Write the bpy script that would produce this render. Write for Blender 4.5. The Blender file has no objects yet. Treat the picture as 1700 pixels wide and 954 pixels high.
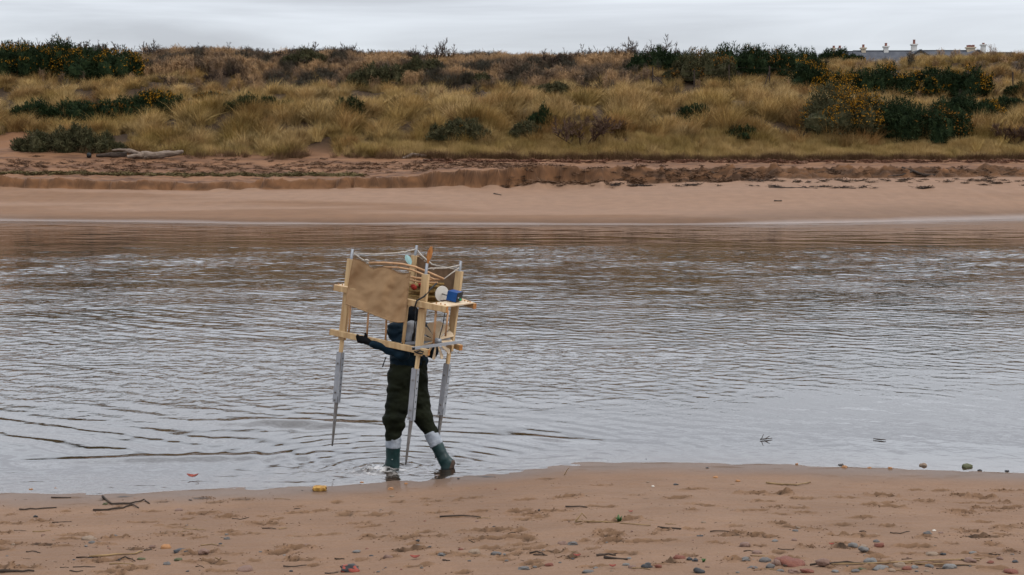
import bpy, math, random
import numpy as np
from mathutils import Vector, Matrix

random.seed(7)
rng = np.random.default_rng(11)
SC = bpy.context.scene
COL = SC.collection

# ------------------------------------------------------------------ camera, sky, sun, exposure
CAM_H = 3.42
FPX = 1700 * 50 / 36.0
PITCH = math.atan((477 - 255) / FPX)
cam_d = bpy.data.cameras.new('camera')
cam = bpy.data.objects.new('camera', cam_d)
COL.objects.link(cam)
cam_d.sensor_width = 36
cam_d.lens = 50
cam_d.clip_end = 6000
cam.location = (0, 0, CAM_H)
cam.rotation_euler = (math.pi / 2 - PITCH, 0, 0)
SC.camera = cam

SUN_EL, SUN_AZ = math.radians(48), math.radians(112)      # azimuth clockwise from +Y (away from the camera)
world = bpy.data.worlds.new('World')
SC.world = world
world.use_nodes = True
wn, wl = world.node_tree.nodes, world.node_tree.links
wn.clear()


def wnode(t, **kw):
    n = wn.new(t)
    for k, v in kw.items():
        setattr(n, k, v)
    return n


w_out = wnode('ShaderNodeOutputWorld')
w_bg = wnode('ShaderNodeBackground')
w_bg.inputs['Strength'].default_value = 0.1
w_sky = wnode('ShaderNodeTexSky', sky_type='NISHITA')
w_sky.sun_disc = False
w_sky.sun_elevation = SUN_EL
w_sky.sun_rotation = SUN_AZ
w_tc = wnode('ShaderNodeTexCoord')
w_map = wnode('ShaderNodeMapping')
w_map.inputs['Scale'].default_value = (1.9, 1.9, 26.0)
w_map.inputs['Rotation'].default_value = (0.0, math.radians(1.6), 0.0)
w_noise = wnode('ShaderNodeTexNoise')
w_noise.inputs['Scale'].default_value = 1.15
w_noise.inputs['Detail'].default_value = 6
w_noise.inputs['Roughness'].default_value = 0.5
w_noise.inputs['Distortion'].default_value = 0.5
w_ramp = wnode('ShaderNodeValToRGB')
w_ramp.color_ramp.elements[0].position = 0.41
w_ramp.color_ramp.elements[0].color = (4.45, 4.6, 5.0, 1)
w_ramp.color_ramp.elements[1].position = 0.58
w_ramp.color_ramp.elements[1].color = (6.3, 6.6, 7.1, 1)
w_sep = wnode('ShaderNodeSeparateXYZ')
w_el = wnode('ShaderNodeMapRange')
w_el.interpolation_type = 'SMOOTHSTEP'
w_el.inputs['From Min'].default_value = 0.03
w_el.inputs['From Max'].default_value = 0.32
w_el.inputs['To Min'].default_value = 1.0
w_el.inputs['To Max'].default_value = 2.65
w_mul = wnode('ShaderNodeMixRGB', blend_type='MULTIPLY')
w_mul.inputs['Fac'].default_value = 1.0
w_mix = wnode('ShaderNodeMixRGB')
w_mix.inputs['Fac'].default_value = 0.86
wl.new(w_tc.outputs['Generated'], w_map.inputs['Vector'])
wl.new(w_map.outputs['Vector'], w_noise.inputs['Vector'])
wl.new(w_noise.outputs['Fac'], w_ramp.inputs['Fac'])
wl.new(w_tc.outputs['Generated'], w_sep.inputs['Vector'])
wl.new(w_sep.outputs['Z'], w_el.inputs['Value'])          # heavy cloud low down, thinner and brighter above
wl.new(w_ramp.outputs['Color'], w_mul.inputs['Color1'])
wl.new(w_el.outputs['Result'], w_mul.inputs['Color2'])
wl.new(w_sky.outputs['Color'], w_mix.inputs['Color1'])
wl.new(w_mul.outputs['Color'], w_mix.inputs['Color2'])
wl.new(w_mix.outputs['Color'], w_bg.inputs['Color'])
wl.new(w_bg.outputs['Background'], w_out.inputs['Surface'])

sun_d = bpy.data.lights.new('sun', 'SUN')
sun_d.energy = 1.4
sun_d.angle = math.radians(14)
sun_d.color = (1.0, 0.95, 0.88)
sun = bpy.data.objects.new('sun', sun_d)
COL.objects.link(sun)
sdir = Vector((math.sin(SUN_AZ) * math.cos(SUN_EL), math.cos(SUN_AZ) * math.cos(SUN_EL), math.sin(SUN_EL)))
sun.rotation_euler = sdir.to_track_quat('Z', 'Y').to_euler()
sun.location = (20, -20, 40)

SC.view_settings.view_transform = 'Standard'
SC.view_settings.look = 'None'
SC.view_settings.exposure = 0.18
SC.view_settings.gamma = 1.0
SC.view_settings.use_curve_mapping = False
SC.render.engine = 'CYCLES'

# ------------------------------------------------------------------ helpers: positions
CP, SP = math.cos(PITCH), math.sin(PITCH)


def ray(px, py):
    dx = (px - 850) / FPX
    dy = (477 - py) / FPX
    return np.array([dx, CP + dy * SP, -SP + dy * CP])


def PX(px, py, Y):                       # a point of the place at distance Y
    d = ray(px, py)
    t = Y / d[1]
    return Vector((d[0] * t, Y, CAM_H + d[2] * t))


def PZ(px, py, z=0.0):                   # a point of the place at height z
    d = ray(px, py)
    t = (z - CAM_H) / d[2]
    return Vector((d[0] * t, d[1] * t, z))


def elev_z(py, Y):                       # height of a thing at distance Y that shows at image row py
    d = ray(850, py)
    return CAM_H + d[2] / d[1] * Y


def proj(P):
    P = np.asarray(P, float)
    x, y, z = P[..., 0], P[..., 1], P[..., 2] - CAM_H
    depth = y * CP - z * SP
    return 850 + FPX * x / depth, 477 - FPX * (y * SP + z * CP) / depth


# ------------------------------------------------------------------ helpers: noise
def _h(ix, iy, s):
    n = (ix.astype(np.int64) * 374761393 + iy.astype(np.int64) * 668265263 + s * 974634777) & 0x7fffffff
    n = ((n ^ (n >> 13)) * 1274126177) & 0x7fffffff
    n = (n ^ (n >> 16)) & 0x7fffffff
    return (n & 65535) * (1 / 65535.0)


def vn(x, y, s=0):
    x = np.asarray(x, float)
    y = np.asarray(y, float)
    ix, iy = np.floor(x), np.floor(y)
    fx, fy = x - ix, y - iy
    fx, fy = fx * fx * fx * (fx * (fx * 6 - 15) + 10), fy * fy * fy * (fy * (fy * 6 - 15) + 10)
    a, b = _h(ix, iy, s), _h(ix + 1, iy, s)
    c, d = _h(ix, iy + 1, s), _h(ix + 1, iy + 1, s)
    return (a * (1 - fx) + b * fx) * (1 - fy) + (c * (1 - fx) + d * fx) * fy


def fbm(x, y, s=0, o=4, g=0.5):
    t, a, n = 0.0, 1.0, 0.0
    for k in range(o):
        t = t + a * (vn(x * 2.03 ** k + 17.3 * k, y * 2.03 ** k - 9.1 * k, s + k) - 0.5)
        n += a
        a *= g
    return t / n * 2


def sst(a, b, x):
    t = np.clip((x - a) / (b - a), 0, 1)
    return t * t * (3 - 2 * t)


# ------------------------------------------------------------------ helpers: meshes
def mesh_np(name, V, F, smooth=True):
    V = np.asarray(V, np.float32)
    F = np.asarray(F, np.int32)
    me = bpy.data.meshes.new(name)
    n = F.shape[1]
    me.vertices.add(len(V))
    me.vertices.foreach_set('co', V.ravel())
    me.loops.add(F.size)
    me.loops.foreach_set('vertex_index', F.ravel())
    me.polygons.add(len(F))
    me.polygons.foreach_set('loop_start', np.arange(0, F.size, n, dtype=np.int32))
    me.polygons.foreach_set('loop_total', np.full(len(F), n, np.int32))
    me.polygons.foreach_set('use_smooth', np.full(len(F), smooth, bool))
    me.update(calc_edges=True)
    return me


def attr(me, name, typ, data):
    a = me.attributes.new(name, typ, 'POINT')
    key = {'FLOAT': 'value', 'INT': 'value', 'FLOAT_VECTOR': 'vector', 'FLOAT_COLOR': 'color'}[typ]
    a.data.foreach_set(key, np.ascontiguousarray(data, np.int32 if typ == 'INT' else np.float32).ravel())


def grid_faces(nr, nc):
    i = np.arange(nr * nc).reshape(nr, nc)
    return np.stack([i[:-1, :-1], i[:-1, 1:], i[1:, 1:], i[1:, :-1]], -1).reshape(-1, 4)


class MB:
    """collects boxes, tubes, lathes and slabs and links them as ONE mesh"""

    def __init__(s):
        s.v, s.f = [], []

    def add(s, V, F):
        o = len(s.v)
        s.v += [tuple(p) for p in V]
        s.f += [tuple(i + o for i in f) for f in F]
        return s

    def beam(s, a, b, w, h, side=None, bev=0.003):
        a, b = Vector(a), Vector(b)
        d = (b - a).normalized()
        side = Vector(side) if side is not None else Vector((0, 0, 1)).cross(d)
        side = (side - d * side.dot(d))
        if side.length < 1e-4:
            side = d.orthogonal()
        side.normalize()
        up = d.cross(side)
        ring = []
        bw, bh = w / 2 - bev, h / 2 - bev
        for sx, sy in ((w / 2, bh), (bw, h / 2), (-bw, h / 2), (-w / 2, bh), (-w / 2, -bh), (-bw, -h / 2), (bw, -h / 2), (w / 2, -bh)):
            ring.append(side * sx + up * sy)
        V = [a + r for r in ring] + [b + r for r in ring]
        F = [(i, (i + 1) % 8, 8 + (i + 1) % 8, 8 + i) for i in range(8)] + [tuple(range(7, -1, -1)), tuple(range(8, 16))]
        return s.add(V, F)

    def tube(s, pts, r, n=7, cap=True):
        pts = [Vector(p) for p in pts]
        rs = r if isinstance(r, (list, tuple)) else [r] * len(pts)
        V, F = [], []
        ref = None
        for i, p in enumerate(pts):
            d = (pts[min(i + 1, len(pts) - 1)] - pts[max(i - 1, 0)]).normalized()
            if ref is None:
                ref = d.orthogonal().normalized()
            ref = (ref - d * ref.dot(d)).normalized()
            q = d.cross(ref)
            for k in range(n):
                a = 2 * math.pi * k / n
                V.append(p + (ref * math.cos(a) + q * math.sin(a)) * rs[i])
        for i in range(len(pts) - 1):
            for k in range(n):
                F.append((i * n + k, i * n + (k + 1) % n, (i + 1) * n + (k + 1) % n, (i + 1) * n + k))
        if cap:
            F.append(tuple(range(n - 1, -1, -1)))
            F.append(tuple(range((len(pts) - 1) * n, len(pts) * n)))
        return s.add(V, F)

    def slab(s, cs, th):
        cs = [Vector(c) for c in cs]
        nrm = (cs[1] - cs[0]).cross(cs[2] - cs[0]).normalized()
        if nrm.z < 0:
            nrm = -nrm
        V = cs + [c - nrm * th for c in cs]
        n = len(cs)
        F = [tuple(range(n)), tuple(range(2 * n - 1, n - 1, -1))] + [(i, n + i, n + (i + 1) % n, (i + 1) % n) for i in range(n)]
        return s.add(V, F)

    def build(s, name, m, parent=None, smooth=False):
        me = bpy.data.meshes.new(name)
        me.from_pydata([tuple(v) for v in s.v], [], s.f)
        import bmesh
        bm = bmesh.new()
        bm.from_mesh(me)
        bmesh.ops.recalc_face_normals(bm, faces=bm.faces)
        bm.to_mesh(me)
        bm.free()
        if smooth:
            me.polygons.foreach_set('use_smooth', [True] * len(me.polygons))
        return link(name, me, m, parent)


def link(name, me, m=None, parent=None):
    o = bpy.data.objects.new(name, me)
    COL.objects.link(o)
    if m is not None and me is not None and len(me.materials) == 0:
        me.materials.append(m)
    if parent is not None:
        o.parent = parent
        bpy.context.view_layer.update() if False else None
        o.matrix_parent_inverse = Matrix.Translation(parent.location).inverted() if parent.parent is None else Matrix.Identity(4)
    return o


def tag(o, label=None, cat=None, group=None, kind=None):
    if label:
        o['label'] = label
    if cat:
        o['category'] = cat
    if group:
        o['group'] = group
    if kind:
        o['kind'] = kind
    return o


def empty(name, loc):
    o = bpy.data.objects.new(name, None)
    COL.objects.link(o)
    o.location = loc
    o.empty_display_size = 0.1
    return o


# ------------------------------------------------------------------ helpers: materials
def newmat(name):
    m = bpy.data.materials.new(name)
    m.use_nodes = True
    nt = m.node_tree
    return m, nt, nt.nodes['Principled BSDF']


def pm(name, c1, c2=None, scale=6.0, rough=0.8, bump=0.0, stretch=(1, 1, 1), detail=5, metallic=0.0, bscale=None, coat=0.0, contrast=(0.35, 0.65), spec=0.3):
    m, nt, b = newmat(name)
    N, L = nt.nodes, nt.links
    c2 = c2 or c1
    c1, c2 = tuple(v * ALB for v in c1), tuple(v * ALB for v in c2)
    tc = N.new('ShaderNodeTexCoord')
    mp = N.new('ShaderNodeMapping')
    mp.inputs['Scale'].default_value = stretch
    L.new(tc.outputs['Object'], mp.inputs['Vector'])
    no = N.new('ShaderNodeTexNoise')
    no.inputs['Scale'].default_value = scale
    no.inputs['Detail'].default_value = detail
    L.new(mp.outputs['Vector'], no.inputs['Vector'])
    rp = N.new('ShaderNodeValToRGB')
    rp.color_ramp.elements[0].position = contrast[0]
    rp.color_ramp.elements[1].position = contrast[1]
    rp.color_ramp.elements[0].color = (*c1, 1)
    rp.color_ramp.elements[1].color = (*c2, 1)
    L.new(no.outputs['Fac'], rp.inputs['Fac'])
    L.new(rp.outputs['Color'], b.inputs['Base Color'])
    b.inputs['Roughness'].default_value = rough
    b.inputs['Metallic'].default_value = metallic
    b.inputs['Coat Weight'].default_value = coat
    b.inputs['Specular IOR Level'].default_value = spec
    if bump:
        n2 = N.new('ShaderNodeTexNoise')
        n2.inputs['Scale'].default_value = bscale or scale * 3
        n2.inputs['Detail'].default_value = 4
        L.new(mp.outputs['Vector'], n2.inputs['Vector'])
        bp = N.new('ShaderNodeBump')
        bp.inputs['Strength'].default_value = bump
        bp.inputs['Distance'].default_value = 0.02
        L.new(n2.outputs['Fac'], bp.inputs['Height'])
        L.new(bp.outputs['Normal'], b.inputs['Normal'])
    return m


def blade_mat(name, rough=0.75, trans=0.0):
    """colour comes with each tuft (attribute tint), a little random per tuft"""
    m, nt, b = newmat(name)
    N, L = nt.nodes, nt.links
    at = N.new('ShaderNodeAttribute')
    at.attribute_type = 'INSTANCER'
    at.attribute_name = 'tint'
    L.new(at.outputs['Color'], b.inputs['Base Color'])
    b.inputs['Roughness'].default_value = rough
    b.inputs['Specular IOR Level'].default_value = 0.08
    return m


ALB = 0.70
M = {}
M['pine'] = pm('pine_wood', (0.70, 0.495, 0.26), (0.50, 0.315, 0.15), 22, 0.65, 0.25, (1, 1, 0.10))
M['pine_end'] = pm('pine_end_grain', (0.55, 0.25, 0.07), (0.42, 0.17, 0.05), 30, 0.7)
M['ply'] = pm('plywood', (0.78, 0.62, 0.42), (0.68, 0.50, 0.32), 9, 0.6)
M['cane'] = pm('bent_cane', (0.60, 0.35, 0.18), (0.45, 0.24, 0.11), 20, 0.6)
M['alu'] = pm('aluminium', (0.44, 0.46, 0.49), (0.36, 0.38, 0.41), 12, 0.5, metallic=0.35)
M['steel'] = pm('dull_steel', (0.30, 0.29, 0.28), (0.20, 0.18, 0.165), 18, 0.5, metallic=0.5)
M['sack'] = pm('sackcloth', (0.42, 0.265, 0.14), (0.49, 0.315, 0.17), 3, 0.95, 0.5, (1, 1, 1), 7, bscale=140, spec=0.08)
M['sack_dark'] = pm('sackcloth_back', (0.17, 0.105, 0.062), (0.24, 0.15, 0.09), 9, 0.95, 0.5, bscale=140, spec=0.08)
M['rope'] = pm('white_rope', (0.55, 0.50, 0.43), (0.35, 0.30, 0.25), 60, 0.9)
M['black'] = pm('black_plastic', (0.010, 0.010, 0.011), (0.02, 0.02, 0.02), 10, 0.45, spec=0.2)
M['blue'] = pm('blue_paint', (0.008, 0.085, 0.30), (0.006, 0.065, 0.24), 10, 0.4)
M['white'] = pm('white_card', (0.82, 0.77, 0.68), (0.75, 0.70, 0.62), 10, 0.7)
M['straw_b'] = pm('straw_bundle', (0.42, 0.27, 0.09), (0.26, 0.15, 0.05), 30, 0.85)
M['red'] = pm('red_cloth', (0.38, 0.03, 0.015), (0.26, 0.02, 0.01), 20, 0.85)
M['darkply'] = pm('dark_board', (0.10, 0.055, 0.03), (0.07, 0.035, 0.02), 12, 0.6)
M['feather_o'] = pm('orange_feather', (0.50, 0.22, 0.06), (0.36, 0.12, 0.03), 30, 0.7)
M['feather_t'] = pm('pale_turquoise_feather', (0.40, 0.62, 0.60), (0.30, 0.5, 0.5), 20, 0.7)
M['green'] = pm('green_clip', (0.02, 0.35, 0.16), None, 5, 0.5)
M['jacket'] = pm('navy_cloth', (0.0035, 0.013, 0.024), (0.007, 0.023, 0.038), 7, 0.62, 0.25, spec=0.08)
M['trousers'] = pm('olive_cloth', (0.006, 0.008, 0.004), (0.014, 0.017, 0.008), 6, 0.75, 0.3, spec=0.08)
M['boot'] = pm('green_rubber', (0.003, 0.021, 0.021), (0.005, 0.033, 0.031), 8, 0.42, 0.1)
M['sole'] = pm('sandy_sole', (0.09, 0.055, 0.036), (0.04, 0.025, 0.018), 25, 0.8, 0.3)
M['gaiter'] = pm('grey_cloth_wrap', (0.26, 0.29, 0.33), (0.40, 0.43, 0.47), 14, 0.8, 0.35)
M['glove'] = pm('black_knit', (0.005, 0.005, 0.006), (0.010, 0.010, 0.012), 20, 0.85, 0.2, spec=0.08)
M['hat'] = pm('black_wool', (0.005, 0.007, 0.010), (0.010, 0.012, 0.016), 30, 0.95, 0.4, spec=0.08)
M['pack'] = pm('grey_pack_cloth', (0.23, 0.24, 0.26), (0.30, 0.31, 0.33), 10, 0.75, 0.2)
M['skin'] = pm('skin', (0.45, 0.28, 0.20), (0.42, 0.24, 0.17), 10, 0.55)
M['gorse'] = pm('gorse_green', (0.009, 0.020, 0.007), (0.030, 0.046, 0.016), 2.5, 0.8, spec=0.08)
M['gorse2'] = pm('gorse_olive', (0.040, 0.042, 0.018), (0.095, 0.084, 0.040), 2.5, 0.8, spec=0.08)
M['gorse_fl'] = pm('gorse_flower', (0.50, 0.235, 0.010), (0.36, 0.15, 0.008), 3, 0.7, spec=0.08)
M['gorse_fl2'] = pm('gorse_flower_faded', (0.33, 0.14, 0.015), (0.20, 0.085, 0.012), 3, 0.7, spec=0.08)
M['stem'] = pm('woody_stem', (0.06, 0.04, 0.028), (0.035, 0.024, 0.018), 8, 0.9, spec=0.08)
M['twig'] = pm('bare_twig', (0.095, 0.068, 0.052), (0.060, 0.042, 0.034), 3, 0.9, spec=0.08)
M['redtwig'] = pm('red_brown_twig', (0.125, 0.075, 0.048), (0.08, 0.048, 0.034), 3, 0.9, spec=0.08)
M['post'] = pm('weathered_post', (0.075, 0.055, 0.042), (0.045, 0.033, 0.027), 6, 0.9, spec=0.08)
M['wire'] = pm('rusty_wire', (0.08, 0.05, 0.04), None, 6, 0.7)
M['slate'] = pm('roof_slate', (0.085, 0.09, 0.105), (0.12, 0.125, 0.14), 1.2, 0.8, spec=0.1)
M['render'] = pm('white_render', (0.74, 0.73, 0.69), (0.64, 0.62, 0.58), 1.5, 0.85)
M['cream'] = pm('cream_render', (0.62, 0.52, 0.38), (0.55, 0.46, 0.34), 1.5, 0.85)
M['pot'] = pm('clay_pot', (0.30, 0.12, 0.085), (0.22, 0.09, 0.07), 6, 0.8)
M['trim'] = pm('dark_trim', (0.03, 0.035, 0.045), None, 5, 0.6)
M['glass'] = pm('window_glass', (0.02, 0.025, 0.03), None, 5, 0.08)
M['drift'] = pm('driftwood', (0.30, 0.225, 0.17), (0.13, 0.09, 0.065), 5, 0.9, 0.6, (0.5, 3, 3))
M['drift_d'] = pm('dark_driftwood', (0.05, 0.038, 0.03), (0.09, 0.065, 0.05), 6, 0.85, 0.4, spec=0.08)
M['foam_y'] = pm('yellow_foam_block', (0.52, 0.30, 0.07), (0.36, 0.18, 0.04), 30, 0.8, 0.3)
M['leaf_r'] = pm('red_leaf', (0.32, 0.045, 0.018), (0.20, 0.03, 0.012), 30, 0.6)
M['leaf_g'] = pm('green_sprig', (0.045, 0.11, 0.025), (0.07, 0.16, 0.04), 30, 0.6)
M['stalk'] = pm('straw_stalk', (0.34, 0.22, 0.10), (0.20, 0.12, 0.055), 8, 0.75)
M['shell'] = pm('shell_white', (0.70, 0.66, 0.60), (0.55, 0.45, 0.34), 14, 0.5)

# ------------------------------------------------------------------ the ground
NEAR_SHORE = [(-900, 826), (0, 818), (300, 815), (430, 812), (560, 806), (640, 801), (700, 795), (760, 790), (830, 785), (900, 777), (960, 770), (1100, 767), (1270, 770), (1500, 777), (1700, 784), (2600, 800)]
_ns = np.array([tuple(PZ(a, b, 0))[:2] for a, b in NEAR_SHORE])


def shore_near(X):
    return np.interp(X, _ns[:, 0], _ns[:, 1]) + 0.05 * fbm(np.asarray(X) * 0.9, np.asarray(X) * 0 + 3.3, 5, 3)


def near_base(X, Y):
    d = shore_near(X) - Y
    land = 0.035 * np.minimum(d, 0.9) + 0.122 * np.maximum(d - 0.9, 0)
    wet = np.maximum(0.045 * np.maximum(d, -0.9) + 0.10 * np.minimum(d + 0.9, 0), -0.9)
    return np.where(d > 0, land, wet)


# hollows and scuffs of boots in the near sand: image column, row, width, sort
SCUFF = [(820, 883, 80, 1), (822, 898, 84, 1), (760, 857, 60, 0), (620, 856, 42, 0), (440, 871, 52, 1), (500, 890, 40, 0), (495, 913, 44, 1),
         (622, 895, 45, 1), (612, 875, 38, 0), (570, 856, 26, 0), (668, 897, 34, 1), (690, 917, 70, 2), (70, 905, 50, 2), (68, 865, 30, 1), (20, 868, 44, 0),
         (8, 884, 18, 1), (235, 866, 44, 0), (265, 888, 26, 1), (310, 889, 26, 1), (400, 887, 60, 0), (228, 912, 36, 2), (130, 887, 40, 0),
         (805, 791, 36, 1), (905, 795, 30, 0), (1000, 805, 34, 0), (1150, 811, 50, 0), (1270, 820, 70, 1), (1000, 843, 44, 0), (945, 865, 28, 0),
         (1007, 886, 34, 1), (1015, 903, 34, 1), (970, 902, 24, 0), (1080, 904, 90, 0), (1212, 893, 54, 2), (1255, 893, 26, 1), (1170, 840, 44, 0),
         (1290, 821, 44, 1), (1325, 827, 30, 0), (1405, 828, 44, 0), (1463, 823, 50, 1), (1470, 842, 58, 1), (1533, 836, 34, 1), (1590, 824, 26, 1),
         (1630, 826, 36, 1), (1670, 814, 48, 1), (1520, 814, 22, 0), (1560, 815, 34, 0), (1285, 843, 20, 1), (1325, 844, 28, 0), (1625, 844, 20, 1),
         (1660, 845, 34, 1), (1403, 893, 48, 1), (1628, 895, 70, 2), (1290, 873, 22, 1), (1665, 884, 26, 1), (1535, 897, 22, 1), (1475, 877, 26, 0),
         (850, 925, 36, 2), (955, 928, 40, 2), (1110, 938, 28, 2), (1340, 912, 26, 1), (1395, 913, 40, 2), (345, 936, 34, 1), (865, 884, 20, 0), (1060, 822, 30, 0)]
_sc = []
for (a, b, w, k) in SCUFF:
    P = PZ(a, b, 0.2)
    for it in range(3):
        P = PZ(a, b, float(near_base(np.array([P.x]), np.array([P.y]))[0]))
    _sc.append((P.x, P.y, w / FPX * P.y * 0.5, k, random.uniform(-0.35, 0.35), random.random()))
for i in range(230):                       # smaller scuffs between them
    a, b = random.uniform(-100, 1800), random.uniform(820, 960)
    P = PZ(a, b, 0.3)
    for it in range(2):
        P = PZ(a, b, float(near_base(np.array([P.x]), np.array([P.y]))[0]))
    _sc.append((P.x, P.y, random.uniform(0.03, 0.13), random.choice((0, 0, 0, 0, 0, 1)), random.uniform(-0.3, 0.3), random.random()))


def near_detail(X, Y):
    dz = np.zeros_like(X)
    dist = np.zeros_like(X)
    d = shore_near(X) - Y
    dry = sst(0.1, 1.2, d)
    crumb = fbm(X * 26, Y * 26, 31, 3)
    for (cx, cy, r, k, rot, rr) in _sc:
        ry = max(0.045, r * (0.30 if k != 2 else 0.45))
        m = (np.abs(X - cx) < r * 2.0 + 0.1) & (np.abs(Y - cy) < max(ry * 4, 0.3) + 0.1)
        if not m.any():
            continue
        x, y = X[m] - cx, Y[m] - cy
        x, y = x * math.cos(rot) + y * math.sin(rot), -x * math.sin(rot) + y * math.cos(rot)
        q = np.sqrt((x / r) ** 2 + (y / ry) ** 2) + 0.42 * fbm(X[m] * 11 + rr * 50, Y[m] * 15, 8, 3)
        hole = 1 - sst(0.55, 1.0, q)
        rim = np.exp(-((q - 1.18) / 0.22) ** 2)
        core = 1 - sst(0.9, 1.5, q)
        dep = (0.034 if k == 0 else 0.066) * (0.7 + 0.5 * rr)
        if k == 2:
            h = 0.030 * (1 - sst(0.2, 1.3, q)) * (0.5 + 1.6 * crumb[m]) - 0.045 * hole * sst(0.15, -0.3, y / ry)
        else:
            h = -dep * hole + dep * 0.42 * rim * (0.6 + 0.5 * (y > 0)) + 0.020 * core * crumb[m]
        dz[m] += h * dry[m]
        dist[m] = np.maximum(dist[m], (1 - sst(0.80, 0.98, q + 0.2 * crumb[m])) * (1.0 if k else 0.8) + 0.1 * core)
    dz += dry * (0.013 * fbm(X * 1.6, Y * 2.6, 3, 3) + 0.008 * fbm(X * 6, Y * 10, 4, 3)
                 + 0.008 * np.maximum(fbm(X * 5, Y * 9, 77, 3) - 0.22, 0) * 2.0)
    dz += (1 - dry) * 0.004 * fbm(X * 2.5, Y * 5, 9, 2)
    return dz, dist


def near_z(x, y):
    X, Y = np.array([float(x)]), np.array([float(y)])
    return float((near_base(X, Y) + near_detail(X, Y)[0])[0])


def on_beach(px, py):
    P = PZ(px, py, 0.3)
    for it in range(4):
        P = PZ(px, py, float(near_base(np.array([P.x]), np.array([P.y]))[0]))
    P.z = max(near_z(P.x, P.y), float(near_base(np.array([P.x]), np.array([P.y]))[0]) - 0.004)
    return P


def attr_node(N, name, out='Fac'):
    a = N.new('ShaderNodeAttribute')
    a.attribute_name = name
    return a.outputs[out]


def sand_mat():
    m, nt, b = newmat('beach_sand')
    N, L = nt.nodes, nt.links
    tc = N.new('ShaderNodeTexCoord')
    col = N.new('ShaderNodeAttribute')
    col.attribute_name = 'tone'
    fine = N.new('ShaderNodeTexNoise')
    fine.inputs['Scale'].default_value = 55
    fine.inputs['Detail'].default_value = 6
    fine.inputs['Roughness'].default_value = 0.7
    L.new(tc.outputs['Object'], fine.inputs['Vector'])
    big = N.new('ShaderNodeTexNoise')
    big.inputs['Scale'].default_value = 1.3
    big.inputs['Detail'].default_value = 5
    L.new(tc.outputs['Object'], big.inputs['Vector'])
    r1 = N.new('ShaderNodeMapRange')
    r1.inputs['From Min'].default_value = 0.3
    r1.inputs['From Max'].default_value = 0.7
    r1.inputs['To Min'].default_value = 0.80
    r1.inputs['To Max'].default_value = 1.17
    L.new(fine.outputs['Fac'], r1.inputs['Value'])
    r2 = N.new('ShaderNodeMapRange')
    r2.inputs['From Min'].default_value = 0.3
    r2.inputs['From Max'].default_value = 0.7
    r2.inputs['To Min'].default_value = 0.90
    r2.inputs['To Max'].default_value = 1.08
    L.new(big.outputs['Fac'], r2.inputs['Value'])
    mu = N.new('ShaderNodeMath')
    mu.operation = 'MULTIPLY'
    L.new(r1.outputs['Result'], mu.inputs[0])
    L.new(r2.outputs['Result'], mu.inputs[1])
    mx = N.new('ShaderNodeMixRGB')
    mx.blend_type = 'MULTIPLY'
    mx.inputs['Fac'].default_value = 1
    L.new(col.outputs['Color'], mx.inputs['Color1'])
    L.new(mu.outputs[0], mx.inputs['Color2'])
    L.new(mx.outputs['Color'], b.inputs['Base Color'])
    wet = attr_node(N, 'wet')
    rr = N.new('ShaderNodeMapRange')
    rr.inputs['To Min'].default_value = 0.9
    rr.inputs['To Max'].default_value = 0.16
    L.new(wet, rr.inputs['Value'])
    L.new(rr.outputs['Result'], b.inputs['Roughness'])
    L.new(wet, b.inputs['Coat Weight'])
    b.inputs['Coat Roughness'].default_value = 0.06
    b.inputs['Specular IOR Level'].default_value = 0.25
    bp = N.new('ShaderNodeBump')
    bp.inputs['Distance'].default_value = 0.006
    st = N.new('ShaderNodeMapRange')
    st.inputs['To Min'].default_value = 0.55
    st.inputs['To Max'].default_value = 0.05
    L.new(wet, st.inputs['Value'])
    L.new(st.outputs['Result'], bp.inputs['Strength'])
    L.new(fine.outputs['Fac'], bp.inputs['Height'])
    L.new(bp.outputs['Normal'], b.inputs['Normal'])
    return m


M['sand'] = sand_mat()


def lerp3(a, b, t):
    a, b = np.asarray(a, float), np.asarray(b, float)
    return a + (b - a) * t[..., None]


def make_near_beach():
    ys = np.concatenate([np.linspace(-40, 7.5, 40), np.arange(7.7, 16.6, 0.024), np.linspace(16.8, 24, 30)])
    xs = np.concatenate([np.linspace(-70, -6.4, 50), np.arange(-6.3, 6.3, 0.027), np.linspace(6.4, 70, 50)])
    X, Y = np.meshgrid(xs, ys)
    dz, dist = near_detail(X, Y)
    Z = near_base(X, Y) + dz
    d = shore_near(X) - Y
    wet = 1 - sst(0.12, 0.85 + 0.25 * fbm(X * 0.8, Y * 2, 6, 2), d)
    T = lerp3((0.385, 0.262, 0.190), (0.33, 0.215, 0.150), np.clip(0.5 + 0.7 * fbm(X * 0.7, Y * 1.4, 12, 4), 0, 1))
    T = T * (1 - 0.62 * dist * np.clip(0.8 + 0.9 * fbm(X * 18, Y * 18, 33, 3), 0, 1.3))[..., None] * np.where(dist[..., None] > 0.02, np.array([1.0, 0.97, 0.9]), 1.0)  # hollows and scuffs darker: damp sand, plus their shade painted into the tone
    T = T * np.array([0.48, 0.42, 0.35]) * (1 - 0.36 * wet)[..., None]
    me = mesh_np('beach', np.stack([X, Y, Z], -1).reshape(-1, 3), grid_faces(*X.shape))
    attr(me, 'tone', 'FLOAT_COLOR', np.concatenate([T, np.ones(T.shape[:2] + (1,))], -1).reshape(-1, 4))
    attr(me, 'wet', 'FLOAT', (wet * 0.22).ravel())
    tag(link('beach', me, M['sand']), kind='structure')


make_near_beach()

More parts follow.
